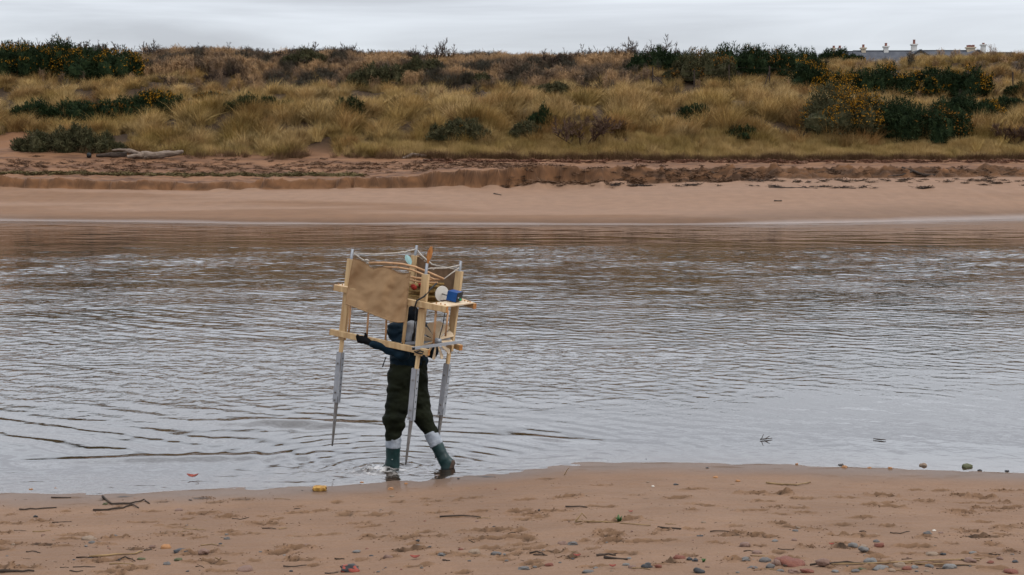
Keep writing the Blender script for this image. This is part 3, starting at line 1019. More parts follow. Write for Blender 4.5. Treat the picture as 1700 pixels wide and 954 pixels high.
def grow():
    # marram
    X, Y, Z, px, py = dune_points(34000, YF - 0.3, 139)
    bz = brownzone(px, Y, X)
    foot = YF + 0.5 + 0.8 * fbm(X * 0.5, X * 0, 150, 3) + 3.0 * (1 - sst(90, 150, px))
    low = (px > 640) & (Y < YF + 3.2 + 1.2 * fbm(X * 0.3, X * 0, 151, 2))
    keep = not_bare(px, py) & (rng.uniform(size=len(X)) > bz * 0.86) & (Y > foot) & ~(low & (rng.uniform(size=len(X)) < 0.9))
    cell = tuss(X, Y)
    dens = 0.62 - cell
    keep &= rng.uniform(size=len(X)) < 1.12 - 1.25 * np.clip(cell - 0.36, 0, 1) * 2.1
    X, Y, Z, px, py, dens = [a[keep] for a in (X, Y, Z, px, py, dens)]
    n = len(X)
    big = fbm(X / 3.0, Y / 3.5, 153, 3)
    S = (0.88 + 0.35 * big + 0.55 * dens) * rng.uniform(0.75, 1.2, n)
    S *= (1 - 0.22 * sst(116, 124, Y)) * (1 + 0.32 * sst(100, 103, Y) * (1 - sst(109, 114, Y)))
    straw, olive, brown, pale = np.array([0.66, 0.435, 0.165]), np.array([0.45, 0.305, 0.095]), np.array([0.42, 0.225, 0.088]), np.array([0.82, 0.58, 0.27])
    t1 = np.clip(0.42 + 1.1 * fbm(X / 2.4, Y / 2.4, 154, 3) + 0.5 * (1 - sst(100, 108, Y)) - 0.25 * sst(1050, 1300, px), 0, 1)
    T = straw + (olive - straw) * t1[:, None]
    t2 = np.clip(0.15 + 1.3 * fbm(X / 1.5, Y / 1.5, 155, 3), 0, 0.8)
    T = T + (brown - T) * t2[:, None]
    t3 = np.clip(1.2 * fbm(X / 2.0, Y / 2.0, 156, 2) + 0.35 * sst(111, 114, Y) * (1 - sst(118, 124, Y)), 0, 0.8)
    T = T + (pale - T) * t3[:, None]
    T = T * rng.uniform(0.45, 1.25, n)[:, None]
    T = T * (1.0 - 0.55 * np.clip(cell[keep] - 0.25, 0, 1))[:, None]  # darker away from the hearts: shade of the gaps put into the tint
    ex, ey = 0.05, 0.05
    gx = (tuss(X + ex, Y) - tuss(X - ex, Y)) / (2 * ex)
    gy = (tuss(X, Y + ey) - tuss(X, Y - ey)) / (2 * ey)
    sp = np.clip(cell[keep] * 1.1, 0, 0.6)                      # blades lean out from the heart of each tussock
    R = np.stack([rng.normal(0, 0.10, n) - gy * sp, rng.normal(0.07, 0.10, n) + gx * sp, rng.uniform(-0.9, 0.9, n)], 1)
    S = S * (1.0 - 0.25 * np.clip(cell[keep] - 0.2, 0, 1))
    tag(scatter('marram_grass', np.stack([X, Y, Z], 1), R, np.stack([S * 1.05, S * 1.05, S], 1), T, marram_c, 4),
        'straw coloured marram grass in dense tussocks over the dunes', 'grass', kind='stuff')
    # short olive fringe along the dune foot
    X, Y, Z, px, py = dune_points(15000, YF - 0.6, YF + 5)
    foot = YF - 0.1 + 0.5 * fbm(X * 0.5, X * 0, 150, 3) + 3.0 * (1 - sst(90, 150, px))
    keep = not_bare(px, py) & (Y > foot) & (rng.uniform(size=len(X)) < 0.25 + 0.75 * sst(600, 720, px)) & (px > 100)
    X, Y, Z, px = X[keep], Y[keep], Z[keep], px[keep]
    n = len(X)
    S = rng.uniform(0.7, 1.3, n) * (1.0 + 0.5 * fbm(X / 1.6, Y / 1.6, 161, 2))
    t = np.clip(0.5 + fbm(X / 1.4, Y / 1.4, 162, 3), 0, 1)
    T = np.array([0.50, 0.35, 0.125]) + (np.array([0.68, 0.47, 0.20]) - np.array([0.50, 0.35, 0.125])) * t[:, None]
    dry = (Y < foot[keep] + 0.55)[:, None]
    T = np.where(dry, np.array([0.20, 0.115, 0.06]), T) * rng.uniform(0.7, 1.15, n)[:, None]
    R = np.stack([rng.normal(0, 0.15, n), rng.normal(0, 0.15, n), rng.uniform(-3, 3, n)], 1)
    tag(scatter('short_grass', np.stack([X, Y, Z], 1), R, np.stack([S, S, S], 1), T, short_c, 3),
        'short olive grass fringe along the foot of the dunes', 'grass', kind='stuff')
    # dry herbs, orange brown and dark, on the upper slope
    X, Y, Z, px, py = dune_points(23000, 114, 139)
    bz = brownzone(px, Y, X)
    keep = rng.uniform(size=len(X)) < bz * 0.95 + 0.02
    X, Y, Z, px = X[keep], Y[keep], Z[keep], px[keep]
    n = len(X)
    a = fbm(X / 2.6, Y / 4.0, 171, 3)
    S = rng.uniform(0.6, 1.1, n) * (1 + 0.45 * a)
    org, drk, rd = np.array([0.52, 0.325, 0.165]), np.array([0.085, 0.072, 0.05]), np.array([0.26, 0.17, 0.108])
    topz = sst(128, 132, Y) * sst(450, 560, px) * (1 - sst(860, 1000, px)) * 0.35 + sst(123, 126, Y) * sst(820, 900, px) * (1 - sst(1000, 1060, px)) * 0.3
    t = np.clip(0.52 + 1.9 * fbm(X / 2.2, Y / 3.2, 172, 3) + topz, 0, 1)
    T = np.where(t[:, None] < 0.5, drk + (rd - drk) * (t * 2)[:, None], rd + (org - rd) * (t * 2 - 1)[:, None])
    T = T * rng.uniform(0.65, 1.2, n)[:, None]
    R = np.stack([rng.normal(0, 0.1, n), rng.normal(0, 0.1, n), rng.uniform(-3, 3, n)], 1)
    tag(scatter('dry_herbs', np.stack([X, Y, Z], 1), R, np.stack([S, S, S], 1), T, herb_c, 4),
        'brown and orange withered herbs covering the upper dune slope', 'dry herbs', kind='stuff')
    # wrack: strings of dry weed and straw on the far sand
    P = []
    for (pts, n, sp, col) in (
            ([(-20, 287), (200, 290), (430, 292), (520, 291), (600, 292)], 420, 0.22, (0.15, 0.115, 0.05)),
            ([(0, 275), (300, 280), (600, 278), (900, 274)], 420, 1.2, (0.20, 0.115, 0.07)),
            ([(830, 284), (1000, 283), (1300, 283), (1700, 285)], 140, 0.3, (0.13, 0.075, 0.045)),
            ([(840, 304), (1000, 302), (1100, 299), (1280, 294)], 150, 0.35, (0.15, 0.085, 0.05)),
            ([(1150, 300), (1400, 300), (1700, 302)], 60, 0.45, (0.09, 0.06, 0.042)),
            ([(1020, 309), (1270, 309), (1400, 312), (1560, 313)], 26, 0.12, (0.05, 0.036, 0.03)),
            ([(700, 268), (1000, 269), (1700, 269)], 300, 0.5, (0.16, 0.075, 0.045))):
        pts = np.array(pts, float)
        ka = np.linspace(pts[0, 0], pts[-1, 0], 24)
        kg = np.array([tuple(ground_px(a, np.interp(a, pts[:, 0], pts[:, 1]), 72, 104)) for a in ka])
        for i in range(n):
            a = random.uniform(pts[0, 0], pts[-1, 0])
            x, y = np.interp(a, ka, kg[:, 0]) + random.gauss(0, 0.3), np.interp(a, ka, kg[:, 1]) + random.gauss(0, sp)
            P.append((x, y, col))
    X, Y = np.array([p[0] for p in P]), np.array([p[1] for p in P])
    T = np.array([p[2] for p in P]) * rng.uniform(0.6, 1.5, len(P))[:, None]
    n = len(P)
    S = rng.uniform(0.3, 0.85, n)
    R = np.stack([rng.normal(0, 0.1, n), rng.normal(0, 0.1, n), rng.normal(0, 0.5, n)], 1)
    tag(scatter('wrack', np.stack([X, Y, far_z(X, Y) + 0.01], 1), R, np.stack([S, S, S], 1), T, wrack_c, 4),
        'lines of dark dried weed and straw on the far sand', 'wrack', kind='stuff')


grow()

# ------------------------------------------------------------------ gorse and bare shrubs
PXM = FPX


def gorse_parts(w, h, dens, flow, seed):
    r = np.random.default_rng(seed)
    lobes = []
    nl = max(5, int(w * 1.7))
    for i in range(nl):
        x = (i + 0.5) / nl * 2 - 1 + r.normal(0, 0.12)
        hh = h * (1 - 0.55 * abs(x) ** 2.2) * r.uniform(0.72, 1.06)
        rx = r.uniform(0.8, 1.35) * max(w / nl * 1.05, h * 0.34)
        lobes.append((x * w * 0.42, r.normal(0, w * 0.10), hh * 0.34, rx, hh * 0.66))
    for i in range(nl):                                     # low skirts and stray shoots tie the lobes together
        x = r.uniform(-1, 1)
        lobes.append((x * w * 0.47, r.normal(0, w * 0.14), h * 0.12, r.uniform(0.5, 1.1) * w / nl, h * r.uniform(0.25, 0.62)))
    nl = len(lobes)
    if True:
        pass
    V, F, FV, FF = [], [], [], []
    patch = r.uniform(-1, 1, 3)
    area = w * h
    tot = int(1500 * dens * max(area, 0.8) ** 0.8 + 600)
    per = tot // nl
    for (cx, cy, cz, rx, rz) in lobes:
        u = r.normal(size=(per, 3))
        u /= np.linalg.norm(u, axis=1)[:, None]
        u[:, 2] = np.where(u[:, 2] < -0.55, -u[:, 2], u[:, 2])
        f = r.uniform(0.62, 1.06, per) + 0.30 * fbm(u[:, 0] * 3 + cx * 5, u[:, 2] * 3 + u[:, 1] * 2, seed, 2)
        c = np.stack([cx + u[:, 0] * rx * f, cy + u[:, 1] * rx * f, np.maximum(cz + u[:, 2] * rz * f, 0.02)], 1)
        d = u * 0.7 + r.normal(0, 0.45, (per, 3)) + np.array([0, 0, 0.35])
        d /= np.linalg.norm(d, axis=1)[:, None]
        sd = np.cross(d, r.normal(size=(per, 3)))
        sd /= np.linalg.norm(sd, axis=1)[:, None]
        ln = r.uniform(0.10, 0.24, per)[:, None]
        wd = r.uniform(0.025, 0.05, per)[:, None]
        o = len(V)
        T = np.stack([c - d * ln * 0.4 - sd * wd, c - d * ln * 0.4 + sd * wd, c + d * ln], 1).reshape(-1, 3)
        V.extend(T.tolist())
        F.extend([(o + 3 * k, o + 3 * k + 1, o + 3 * k + 2) for k in range(per)])
        if flow > 0:
            sel = (f > 0.86) & (u[:, 2] > -0.15)
            pn = 1.4 * fbm(c[:, 0] * 0.9 + patch[0] * 9, c[:, 2] * 1.5 + patch[1] * 9, seed + 5, 3)
            sel &= (pn > 0.42 - 0.75 * flow) & (r.uniform(size=per) < 0.35 + 0.6 * flow)
            cc = c[sel] + u[sel] * 0.05
            for p in cc:
                for q in range(2):
                    pp = p + r.normal(0, 0.05, 3)
                    a = r.normal(size=3)
                    a /= np.linalg.norm(a)
                    b = np.cross(a, r.normal(size=3))
                    b /= np.linalg.norm(b)
                    s = r.uniform(0.028, 0.055)
                    o2 = len(FV)
                    FV.extend([pp - a * s, pp + b * s, pp + a * s, pp - b * s])
                    FF.append((o2, o2 + 1, o2 + 2, o2 + 3))
    # solid twiggy hearts of the lobes
    o = len(V)
    nu, nv = 8, 5
    for (cx, cy, cz, rx, rz) in lobes:
        o = len(V)
        for j in range(nv + 1):
            th = math.pi * j / nv
            for i in range(nu):
                a = 2 * math.pi * i / nu
                k = 0.62 * (0.8 + 0.4 * r.uniform())
                V.append([cx + rx * k * math.sin(th) * math.cos(a), cy + rx * k * math.sin(th) * math.sin(a), max(cz + rz * k * math.cos(th), -0.05)])
        for j in range(nv):
            for i in range(nu):
                p, q = o + j * nu + i, o + j * nu + (i + 1) % nu
                F.append((p, q, q + nu))
                F.append((p, q + nu, p + nu))
    fol = mesh_np('foliage', V, F, False)
    flo = mesh_np('flowers', FV, FF, False) if len(FF) else None
    return fol, flo


# column, row of base, width, height (image), flower amount, label
GORSE = [
    (38, 126, 110, 54, 0.22, 'dark gorse bush with yellow flowers at the far left end of the skyline', 'gorse'),
    (112, 128, 120, 56, 0.30, 'gorse bush with orange yellow flowers between two others, top left slope', 'gorse'),
    (182, 134, 104, 50, 0.34, 'rightmost flowering gorse bush of the top left clump', 'gorse'),
    (60, 204, 78, 34, 0.0, 'dark green gorse without flowers above the bare sand slope at left', 'gorse'),
    (128, 200, 90, 30, 0.0, 'low dark gorse second from the left in the lower left band', 'gorse'),
    (198, 198, 96, 32, 0.02, 'low dark gorse third from the left in the lower left band', 'gorse'),
    (262, 192, 92, 40, 0.36, 'gorse with yellow tips on top, in the lower left band', 'gorse'),
    (308, 190, 60, 22, 0.0, 'small flat dark gorse at the right end of the lower left band', 'gorse'),
    (105, 251, 130, 40, 0.0, 'broad olive brown bush standing on the sand left of the driftwood log', 'gorse2'),
    (180, 252, 46, 18, 0.0, 'small olive bush just behind the left end of the driftwood log', 'gorse2'),
    (350, 165, 36, 14, 0.25, 'tiny gorse with a few yellow flowers in the left straw grass', 'gorse2'),
    (262, 122, 34, 14, 0.15, 'small brown green bush beside the top left gorse clump', 'gorse2'),
    (428, 184, 90, 24, 0.0, 'flat dark green gorse above the left marram tussocks', 'gorse'),
    (578, 194, 52, 30, 0.0, 'dark gorse in the gap above the sandy path', 'gorse'),
    (672, 178, 46, 16, 0.45, 'small gorse with brown yellow top in the middle of the straw grass', 'gorse2'),
    (768, 231, 84, 30, 0.07, 'olive gorse with few flowers in a hollow low on the slope', 'gorse2'),
    (632, 146, 84, 38, 0.0, 'dark green bush in the brown herbs, upper middle', 'gorse2'),
    (700, 128, 74, 30, 0.0, 'dark bush right of another in the brown herbs below the skyline', 'gorse2'),
    (508, 108, 60, 24, 0.0, 'dark bush among brown herbs under the skyline shrubs', 'gorse2'),
    (790, 138, 44, 16, 0.0, 'small dark bush in brown herbs right of the middle', 'gorse2'),
    (902, 214, 42, 34, 0.0, 'upright dark green bush left of the red brown bare shrub', 'gorse'),
    (874, 230, 44, 28, 0.0, 'loose olive bush low on the slope beside an upright green bush', 'gorse2'),
    (915, 156, 60, 20, 0.0, 'low dark bush at the edge of straw grass and brown herbs', 'gorse2'),
    (1155, 206, 46, 34, 0.0, 'dark gorse in a hollow between straw tussocks, right of the middle', 'gorse'),
    (1230, 229, 48, 20, 0.05, 'small flat gorse above the grass fringe, right of the middle', 'gorse'),
    (1098, 118, 90, 34, 0.0, 'dark gorse on the skyline above the first braced fence post', 'gorse'),
    (1162, 134, 92, 44, 0.42, 'brownish gorse covered in orange flowers behind the fence', 'gorse2'),
    (1228, 126, 160, 46, 0.10, 'large dark gorse on the skyline behind the fence', 'gorse'),
    (1305, 128, 124, 46, 0.12, 'dark rounded gorse on the skyline left of the house roofs', 'gorse'),
    (1345, 152, 56, 48, 0.30, 'gorse with orange flowers by the fence post below the skyline', 'gorse'),
    (1388, 109, 92, 26, 0.22, 'gorse on the skyline touching the left end of the slate roofs', 'gorse'),
    (1448, 162, 124, 52, 0.26, 'wide dark gorse with flowers to its right, below the houses', 'gorse'),
    (1545, 150, 84, 34, 0.30, 'flowering gorse under the tallest white chimney', 'gorse'),
    (1590, 160, 96, 44, 0.38, 'gorse with many orange yellow flowers below the chimney row', 'gorse'),
    (1392, 222, 110, 70, 0.95, 'gorse bush thickly covered in yellow flowers, low right slope', 'gorse2'),
    (1470, 226, 108, 62, 0.0, 'dark gorse without flowers right of the brightest yellow bush', 'gorse'),
    (1548, 236, 118, 58, 0.06, 'large dark gorse low on the right slope above the grass fringe', 'gorse'),
    (1600, 206, 100, 44, 0.0, 'dark gorse behind the patch of pale grass at right', 'gorse'),
    (1634, 204, 66, 34, 0.65, 'small gorse with a bright yellow flowering top at right', 'gorse'),
    (1668, 186, 60, 26, 0.0, 'low dark gorse near the right edge above the red brown shrub', 'gorse'),
    (1692, 158, 40, 22, 0.0, 'small dark gorse at the right edge beside the last fence post', 'gorse'),
]


def plant_gorse():
    for i, (a, b, w, h, fl, lab, mk) in enumerate(GORSE):
        G = ground_px(a, b, 95, 136)
        s = G.y / FPX
        fol, flo = gorse_parts(w * s * 1.22, h * s * 1.2, 1.0, fl, 500 + i)
        root = empty('gorse_bush', (G.x, G.y, G.z - 0.08))
        for nm, me, mt in (('foliage', fol, M[mk]), ('flowers', flo, M['gorse_fl'] if fl > 0.2 and mk == 'gorse' or fl > 0.8 else M['gorse_fl2'])):
            if me is None:
                continue
            o = bpy.data.objects.new(nm, me)
            me.materials.append(mt)
            COL.objects.link(o)
            o.parent = root
            o['kind'] = 'stuff'
        mb = MB()
        for k in range(3):
            mb.tube([(random.uniform(-.1, .1), random.uniform(-.1, .1), -0.1), (random.uniform(-.25, .25), 0, h * s * 0.3), (random.uniform(-.5, .5) * w * s * 0.5, 0, h * s * 0.6)], [0.04, 0.03, 0.012], 5)
        st = mb.build('stem', M['stem'])
        st.parent = root
        st['kind'] = 'stuff'
        tag(root, lab, 'bush', 'gorse and bushes on the dunes')


plant_gorse()


def shrub_mesh(seed, spread=0.6, n0=9, upright=0.5, dens=1.0, thick=0.022):
    r = np.random.default_rng(seed)
    stems, twigs = MB(), MB()

    def grow_b(p, d, ln, rad, lvl):
        d = d / np.linalg.norm(d)
        q = p + d * ln * 0.5 + r.normal(0, 0.05 * ln, 3)
        e = q + d * ln * 0.5 + r.normal(0, 0.09 * ln, 3)
        (stems if lvl == 0 else twigs).tube([p, q, e], [rad, rad * 0.8, rad * 0.55], 3, False)
        if lvl >= 3:
            return
        k = int((3 + r.integers(0, 3)) * dens)
        for j in range(k):
            t = r.uniform(0.35, 1.0)
            b = p + (e - p) * t
            nd = d + r.normal(0, 0.55, 3) + np.array([0, 0, 0.22])
            grow_b(b, nd, ln * r.uniform(0.42, 0.66), max(rad * 0.6, 0.008), lvl + 1)
    for i in range(n0):
        a = r.uniform(0, 2 * math.pi)
        d = np.array([math.cos(a) * spread, math.sin(a) * spread, upright + r.uniform(0.2, 0.6)])
        grow_b(np.array([math.cos(a), math.sin(a), 0]) * 0.12 + np.array([0, 0, -0.05]), d, r.uniform(0.38, 0.62), thick, 0)
    return stems, twigs


def plant_shrubs():
    protos = []
    for i in range(5):
        s, t = shrub_mesh(900 + i, 0.75 if i % 2 else 0.5, 8, 0.5)
        a, b = s.build('bare_shrub', M['twig']), t.build('twigs', M['twig'])
        protos.append((a.data, b.data))
        for o in (a, b):
            bpy.data.objects.remove(o)
    red = []
    for i in range(2):
        s, t = shrub_mesh(950 + i, 0.85, 13, 0.45, 1.25, 0.02)
        a, b = s.build('bare_shrub', M['redtwig']), t.build('twigs', M['redtwig'])
        red.append((a.data, b.data))
        for o in (a, b):
            bpy.data.objects.remove(o)

    def put(px, py, w, h, pr, lab, grp, y1=136):
        G = ground_px(px, py, 95, y1)
        s = G.y / FPX
        o = bpy.data.objects.new('bare_shrub', pr[0])
        COL.objects.link(o)
        c = bpy.data.objects.new('twigs', pr[1])
        COL.objects.link(c)
        c.parent = o
        c['kind'] = 'stuff'
        o.location = G
        o.rotation_euler = (0, 0, random.uniform(0, 6))
        o.scale = (w * s / 1.9, w * s / 1.9, h * s / 1.35)
        tag(o, lab, 'shrub', grp)
    put(965, 240, 150, 92, red[0], 'large red brown leafless shrub in the middle of the slope', None)
    put(1012, 222, 80, 44, red[1], 'smaller red brown leafless shrub right of the large one', None)
    put(1684, 238, 110, 66, red[1], 'red brown leafless shrub at the right edge above the grass fringe', None)
    crest = [(44, 40, 22), (70, 44, 26), (100, 50, 26), (130, 46, 26), (160, 46, 24), (190, 44, 22), (222, 40, 20), (252, 44, 28), (285, 46, 20), (320, 50, 24), (352, 46, 20),
             (388, 48, 24), (418, 46, 22), (446, 44, 24), (476, 50, 22), (505, 52, 28), (530, 40, 24), (578, 40, 30), (604, 34, 22), (690, 34, 24), (720, 50, 34), (748, 40, 26), (780, 40, 20), (812, 34, 16),
             (850, 30, 14), (912, 44, 22), (945, 50, 28), (975, 48, 26), (1010, 44, 30), (1034, 36, 28), (1062, 52, 36), (1085, 56, 40), (1112, 50, 34), (1140, 44, 28), (1365, 30, 14)]
    for i, (a, w, h) in enumerate(crest):
        b = float(ci(C_CREST, a)) + 1 + random.uniform(0, 4)
        lab = 'low grey brown bare twiggy shrub in the row along the dune crest'
        put(a, b, w * 1.5, h * 1.8, protos[i % 5], lab, 'bare shrubs along the skyline')
    for i in range(34):
        a, b = random.uniform(240, 1050), random.uniform(104, 150)
        put(a, b, random.uniform(36, 64), random.uniform(16, 27), protos[i % 5], 'dark bare shrub among the withered herbs below the crest', 'bare shrubs in the brown herbs')


plant_shrubs()

# ------------------------------------------------------------------ the fence on the dune
def fence():
    root = empty('wire_fence', ground_px(1083, 152, 100, 136))
    tag(root, 'old wire fence with thin dark posts crossing the right dune slope', 'fence')
    tops = []
    for (a, t, b, lean, kind) in ((1083, 114, 152, 0, 'brace'), (1152, 118, 148, 0, ''), (1210, 110, 148, 0, ''), (1277, 112, 146, 0, 'braceL'), (1332, 117, 151, 0, ''),
                                  (1383, 119, 147, 1, 'bent'), (1500, 124, 150, 0, ''), (1622, 121, 150, 1, 'bent'), (1681, 122, 156, 0, '')):
        G = ground_px(a, b, 100, 136)
        T = PX(a + random.uniform(-1, 1), t - 3, G.y)
        mb = MB()
        base = Vector((G.x, G.y, G.z - 0.3))
        if kind == 'bent':
            k = base + (T - base) * 0.82
            mb.tube([base, k, T + Vector((-0.25, 0, 0.0))], [0.05, 0.045, 0.035], 6)
        else:
            mb.tube([base, base + (T - base) * 0.5 + Vector((0.02, 0, 0)), T], [0.07, 0.065, 0.06], 6)
        mb.build('post', M['post'], root)
        if kind == 'brace':
            e = PX(1114, 150, G.y - 0.2)
            MB().tube([base + (T - base) * 0.72, e], 0.045, 6).build('brace', M['post'], root)
        if kind == 'braceL':
            e = PX(1268, 147, G.y - 0.2)
            MB().tube([base + (T - base) * 0.8, e], 0.045, 6).build('brace', M['post'], root)
        tops.append((base, T))
    for fr in (0.92, 0.66):
        mb = MB()
        pts = []
        for i in range(len(tops) - 1):
            p, q = tops[i][0].lerp(tops[i][1], fr), tops[i + 1][0].lerp(tops[i + 1][1], fr)
            pts += [p, p.lerp(q, 0.5) - Vector((0, 0, 0.06))]
        pts.append(tops[-1][0].lerp(tops[-1][1], fr))
        mb.tube(pts, 0.006, 4)
        mb.build('wire', M['wire'], root)


fence()

# ------------------------------------------------------------------ houses behind the dune
def house(name, lab, xl, xr, yr, Y, depth, ridge_side, wall_m, roofm, chims, gable_px=None):
    """ridge_side True: ridge runs along the picture; False: the gable faces the river"""
    L_, R_ = PX(xl, yr, Y), PX(xr, yr, Y)
    zr = L_.z
    zg = 9.6
    rise = depth * 0.36
    ze = zr - rise
    root = empty(name, ((L_.x + R_.x) / 2, Y, zg))
    x0, x1 = L_.x, R_.x
    if ridge_side:
        MB().add([(x0, Y - depth / 2, zg), (x1, Y - depth / 2, zg), (x1, Y + depth / 2, zg), (x0, Y + depth / 2, zg),
                  (x0, Y - depth / 2, ze), (x1, Y - depth / 2, ze), (x1, Y + depth / 2, ze), (x0, Y + depth / 2, ze), (x0, Y, zr - 0.12), (x1, Y, zr - 0.12)],
                 [(0, 1, 5, 4), (2, 3, 7, 6), (0, 4, 8, 7, 3), (1, 2, 6, 9, 5)]).build('wall', wall_m, root)
        o = 0.25
        rf = MB()
        rf.slab([(x0 - o, Y - depth / 2 - 0.3, ze - 0.1), (x1 + o, Y - depth / 2 - 0.3, ze - 0.1), (x1 + o, Y, zr), (x0 - o, Y, zr)], 0.12)
        rf.slab([(x0 - o, Y + depth / 2 + 0.3, ze - 0.1), (x1 + o, Y + depth / 2 + 0.3, ze - 0.1), (x1 + o, Y + 0.004, zr), (x0 - o, Y + 0.004, zr)], 0.12)
        rf.build('roof', roofm, root)
        MB().tube([(x0 - o, Y, zr + 0.03), (x1 + o, Y, zr + 0.03)], 0.07, 6).build('ridge_tile', M['trim'], root)
        for k in range(2):
            xx = x0 + (x1 - x0) * (0.3 + 0.4 * k)
            w = MB().beam((xx, Y - depth / 2 - 0.03, ze - 2.3), (xx, Y - depth / 2 - 0.03, ze - 0.9), 0.9, 0.06, (1, 0, 0)).build('window', M['render'], root)
            g = MB().beam((xx, Y - depth / 2 - 0.07, ze - 2.2), (xx, Y - depth / 2 - 0.07, ze - 1.0), 0.76, 0.03, (1, 0, 0)).build('pane', M['glass'], w)
    else:
        xm = (x0 + x1) / 2
        hw = (x1 - x0) / 2
        rise = hw * 0.72
        ze = zr - rise
        yb = Y + depth
        MB().add([(x0, Y, zg), (x1, Y, zg), (x1, Y, ze), (xm, Y, zr - 0.1), (x0, Y, ze), (x0, yb, zg), (x1, yb, zg), (x1, yb, ze), (xm, yb, zr - 0.1), (x0, yb, ze)],
                 [(0, 1, 2, 3, 4), (5, 9, 8, 7, 6), (0, 4, 9, 5), (1, 6, 7, 2)]).build('wall', wall_m, root)
        rf = MB()
        e = 0.3
        rf.slab([(x0 - e, Y - e, ze - 0.2), (xm, Y - e, zr), (xm, yb, zr), (x0 - e, yb, ze - 0.2)], 0.14)
        rf.slab([(x1 + e, Y - e, ze - 0.2), (xm + 0.003, Y - e, zr), (xm + 0.003, yb, zr), (x1 + e, yb, ze - 0.2)], 0.14)
        rf.build('roof', roofm, root)
        bb = MB()
        for sx, xx in ((-1, x0 - e), (1, x1 + e)):
            bb.beam((xx, Y - e - 0.03, ze - 0.25), (xm, Y - e - 0.03 - 0.005 * sx, zr - 0.05), 0.05, 0.22, (0, 1, 0))
        bb.build('bargeboard', M['trim'], root)
        w = MB().beam((xm, Y - 0.03, ze - 1.2), (xm, Y - 0.03, ze - 0.1), 0.8, 0.06, (1, 0, 0)).build('window', M['render'], root)
    for (cx, yt, yb_, wpx, pots, stackm, Yo) in chims:
        P0, P1 = PX(cx, yb_, Y + Yo), PX(cx, yt, Y + Yo)
        wd = wpx / FPX * Y
        potpx = (yb_ - yt) * 0.0
        ch = MB()
        top = P1.z
        ch.beam((P0.x, Y + Yo, P0.z - 1.0), (P0.x, Y + Yo, top), wd, 0.6, (1, 0, 0), 0.01)
        ch.beam((P0.x, Y + Yo, top), (P0.x, Y + Yo, top + 0.16), wd + 0.22, 0.8, (1, 0, 0), 0.02)
        co = ch.build('chimney', stackm, root)
        pp = []
        for i, (dx, hp) in enumerate(pots):
            x = P0.x + dx
            p = MB().tube([(x, Y + Yo, top + 0.12), (x, Y + Yo, top + 0.2), (x, Y + Yo, top + hp - 0.08), (x, Y + Yo, top + hp - 0.07), (x, Y + Yo, top + hp)], [0.19, 0.16, 0.14, 0.17, 0.17], 10).build('pot', M['pot'], co)
    tag(root, lab, 'house', 'houses behind the dune')
    return root


house('slate_cottage', 'small slate roof with two short chimneys at the left end of the roofs', 1385, 1420, 85.5, 186, 7, True, M['render'], M['slate'],
      [(1384, 81.5, 86, 4, [(0, 0.45)], M['cream'], 0), (1394, 82, 86, 3.5, [(0, 0.5)], M['render'], -0.5)])
house('slate_cottage', 'long low slate roof with three pale chimneys, longest of the roofs', 1419, 1514, 84.5, 180, 9, True, M['render'], M['slate'],
      [(1433, 81, 86, 7, [(0, 0.55), (0.02, 0.5)][:1], M['cream'], 0), (1470.5, 78.5, 85, 7, [(0, 0.55)], M['render'], 0), (1517, 75, 90, 8, [(0, 0.7)], M['render'], 0)])
house('gabled_cottage', 'white gabled house end with dark edges right of the tallest chimney pot', 1516, 1538, 82, 176, 6, False, M['render'], M['slate'], [])
house('slate_cottage', 'slate roof between two gables with a row of four clay pots', 1532, 1618, 84, 182, 8, True, M['render'], M['slate'],
      [(1611, 80, 86, 13, [(-0.36, 0.4), (-0.12, 0.42), (0.12, 0.4), (0.36, 0.43)], M['cream'], 0)])
house('gabled_cottage', 'cream gabled house end under the row of clay pots', 1606, 1640, 82.5, 177, 5, False, M['cream'], M['slate'], [])
house('low_cottage', 'low dark roof with one tall white chimney, rightmost of the roofs', 1626, 1682, 87.5, 184, 7, True, M['render'], M['trim'],
      [(1632, 75.5, 90, 6.5, [(0, 0.35)], M['render'], -0.4)])

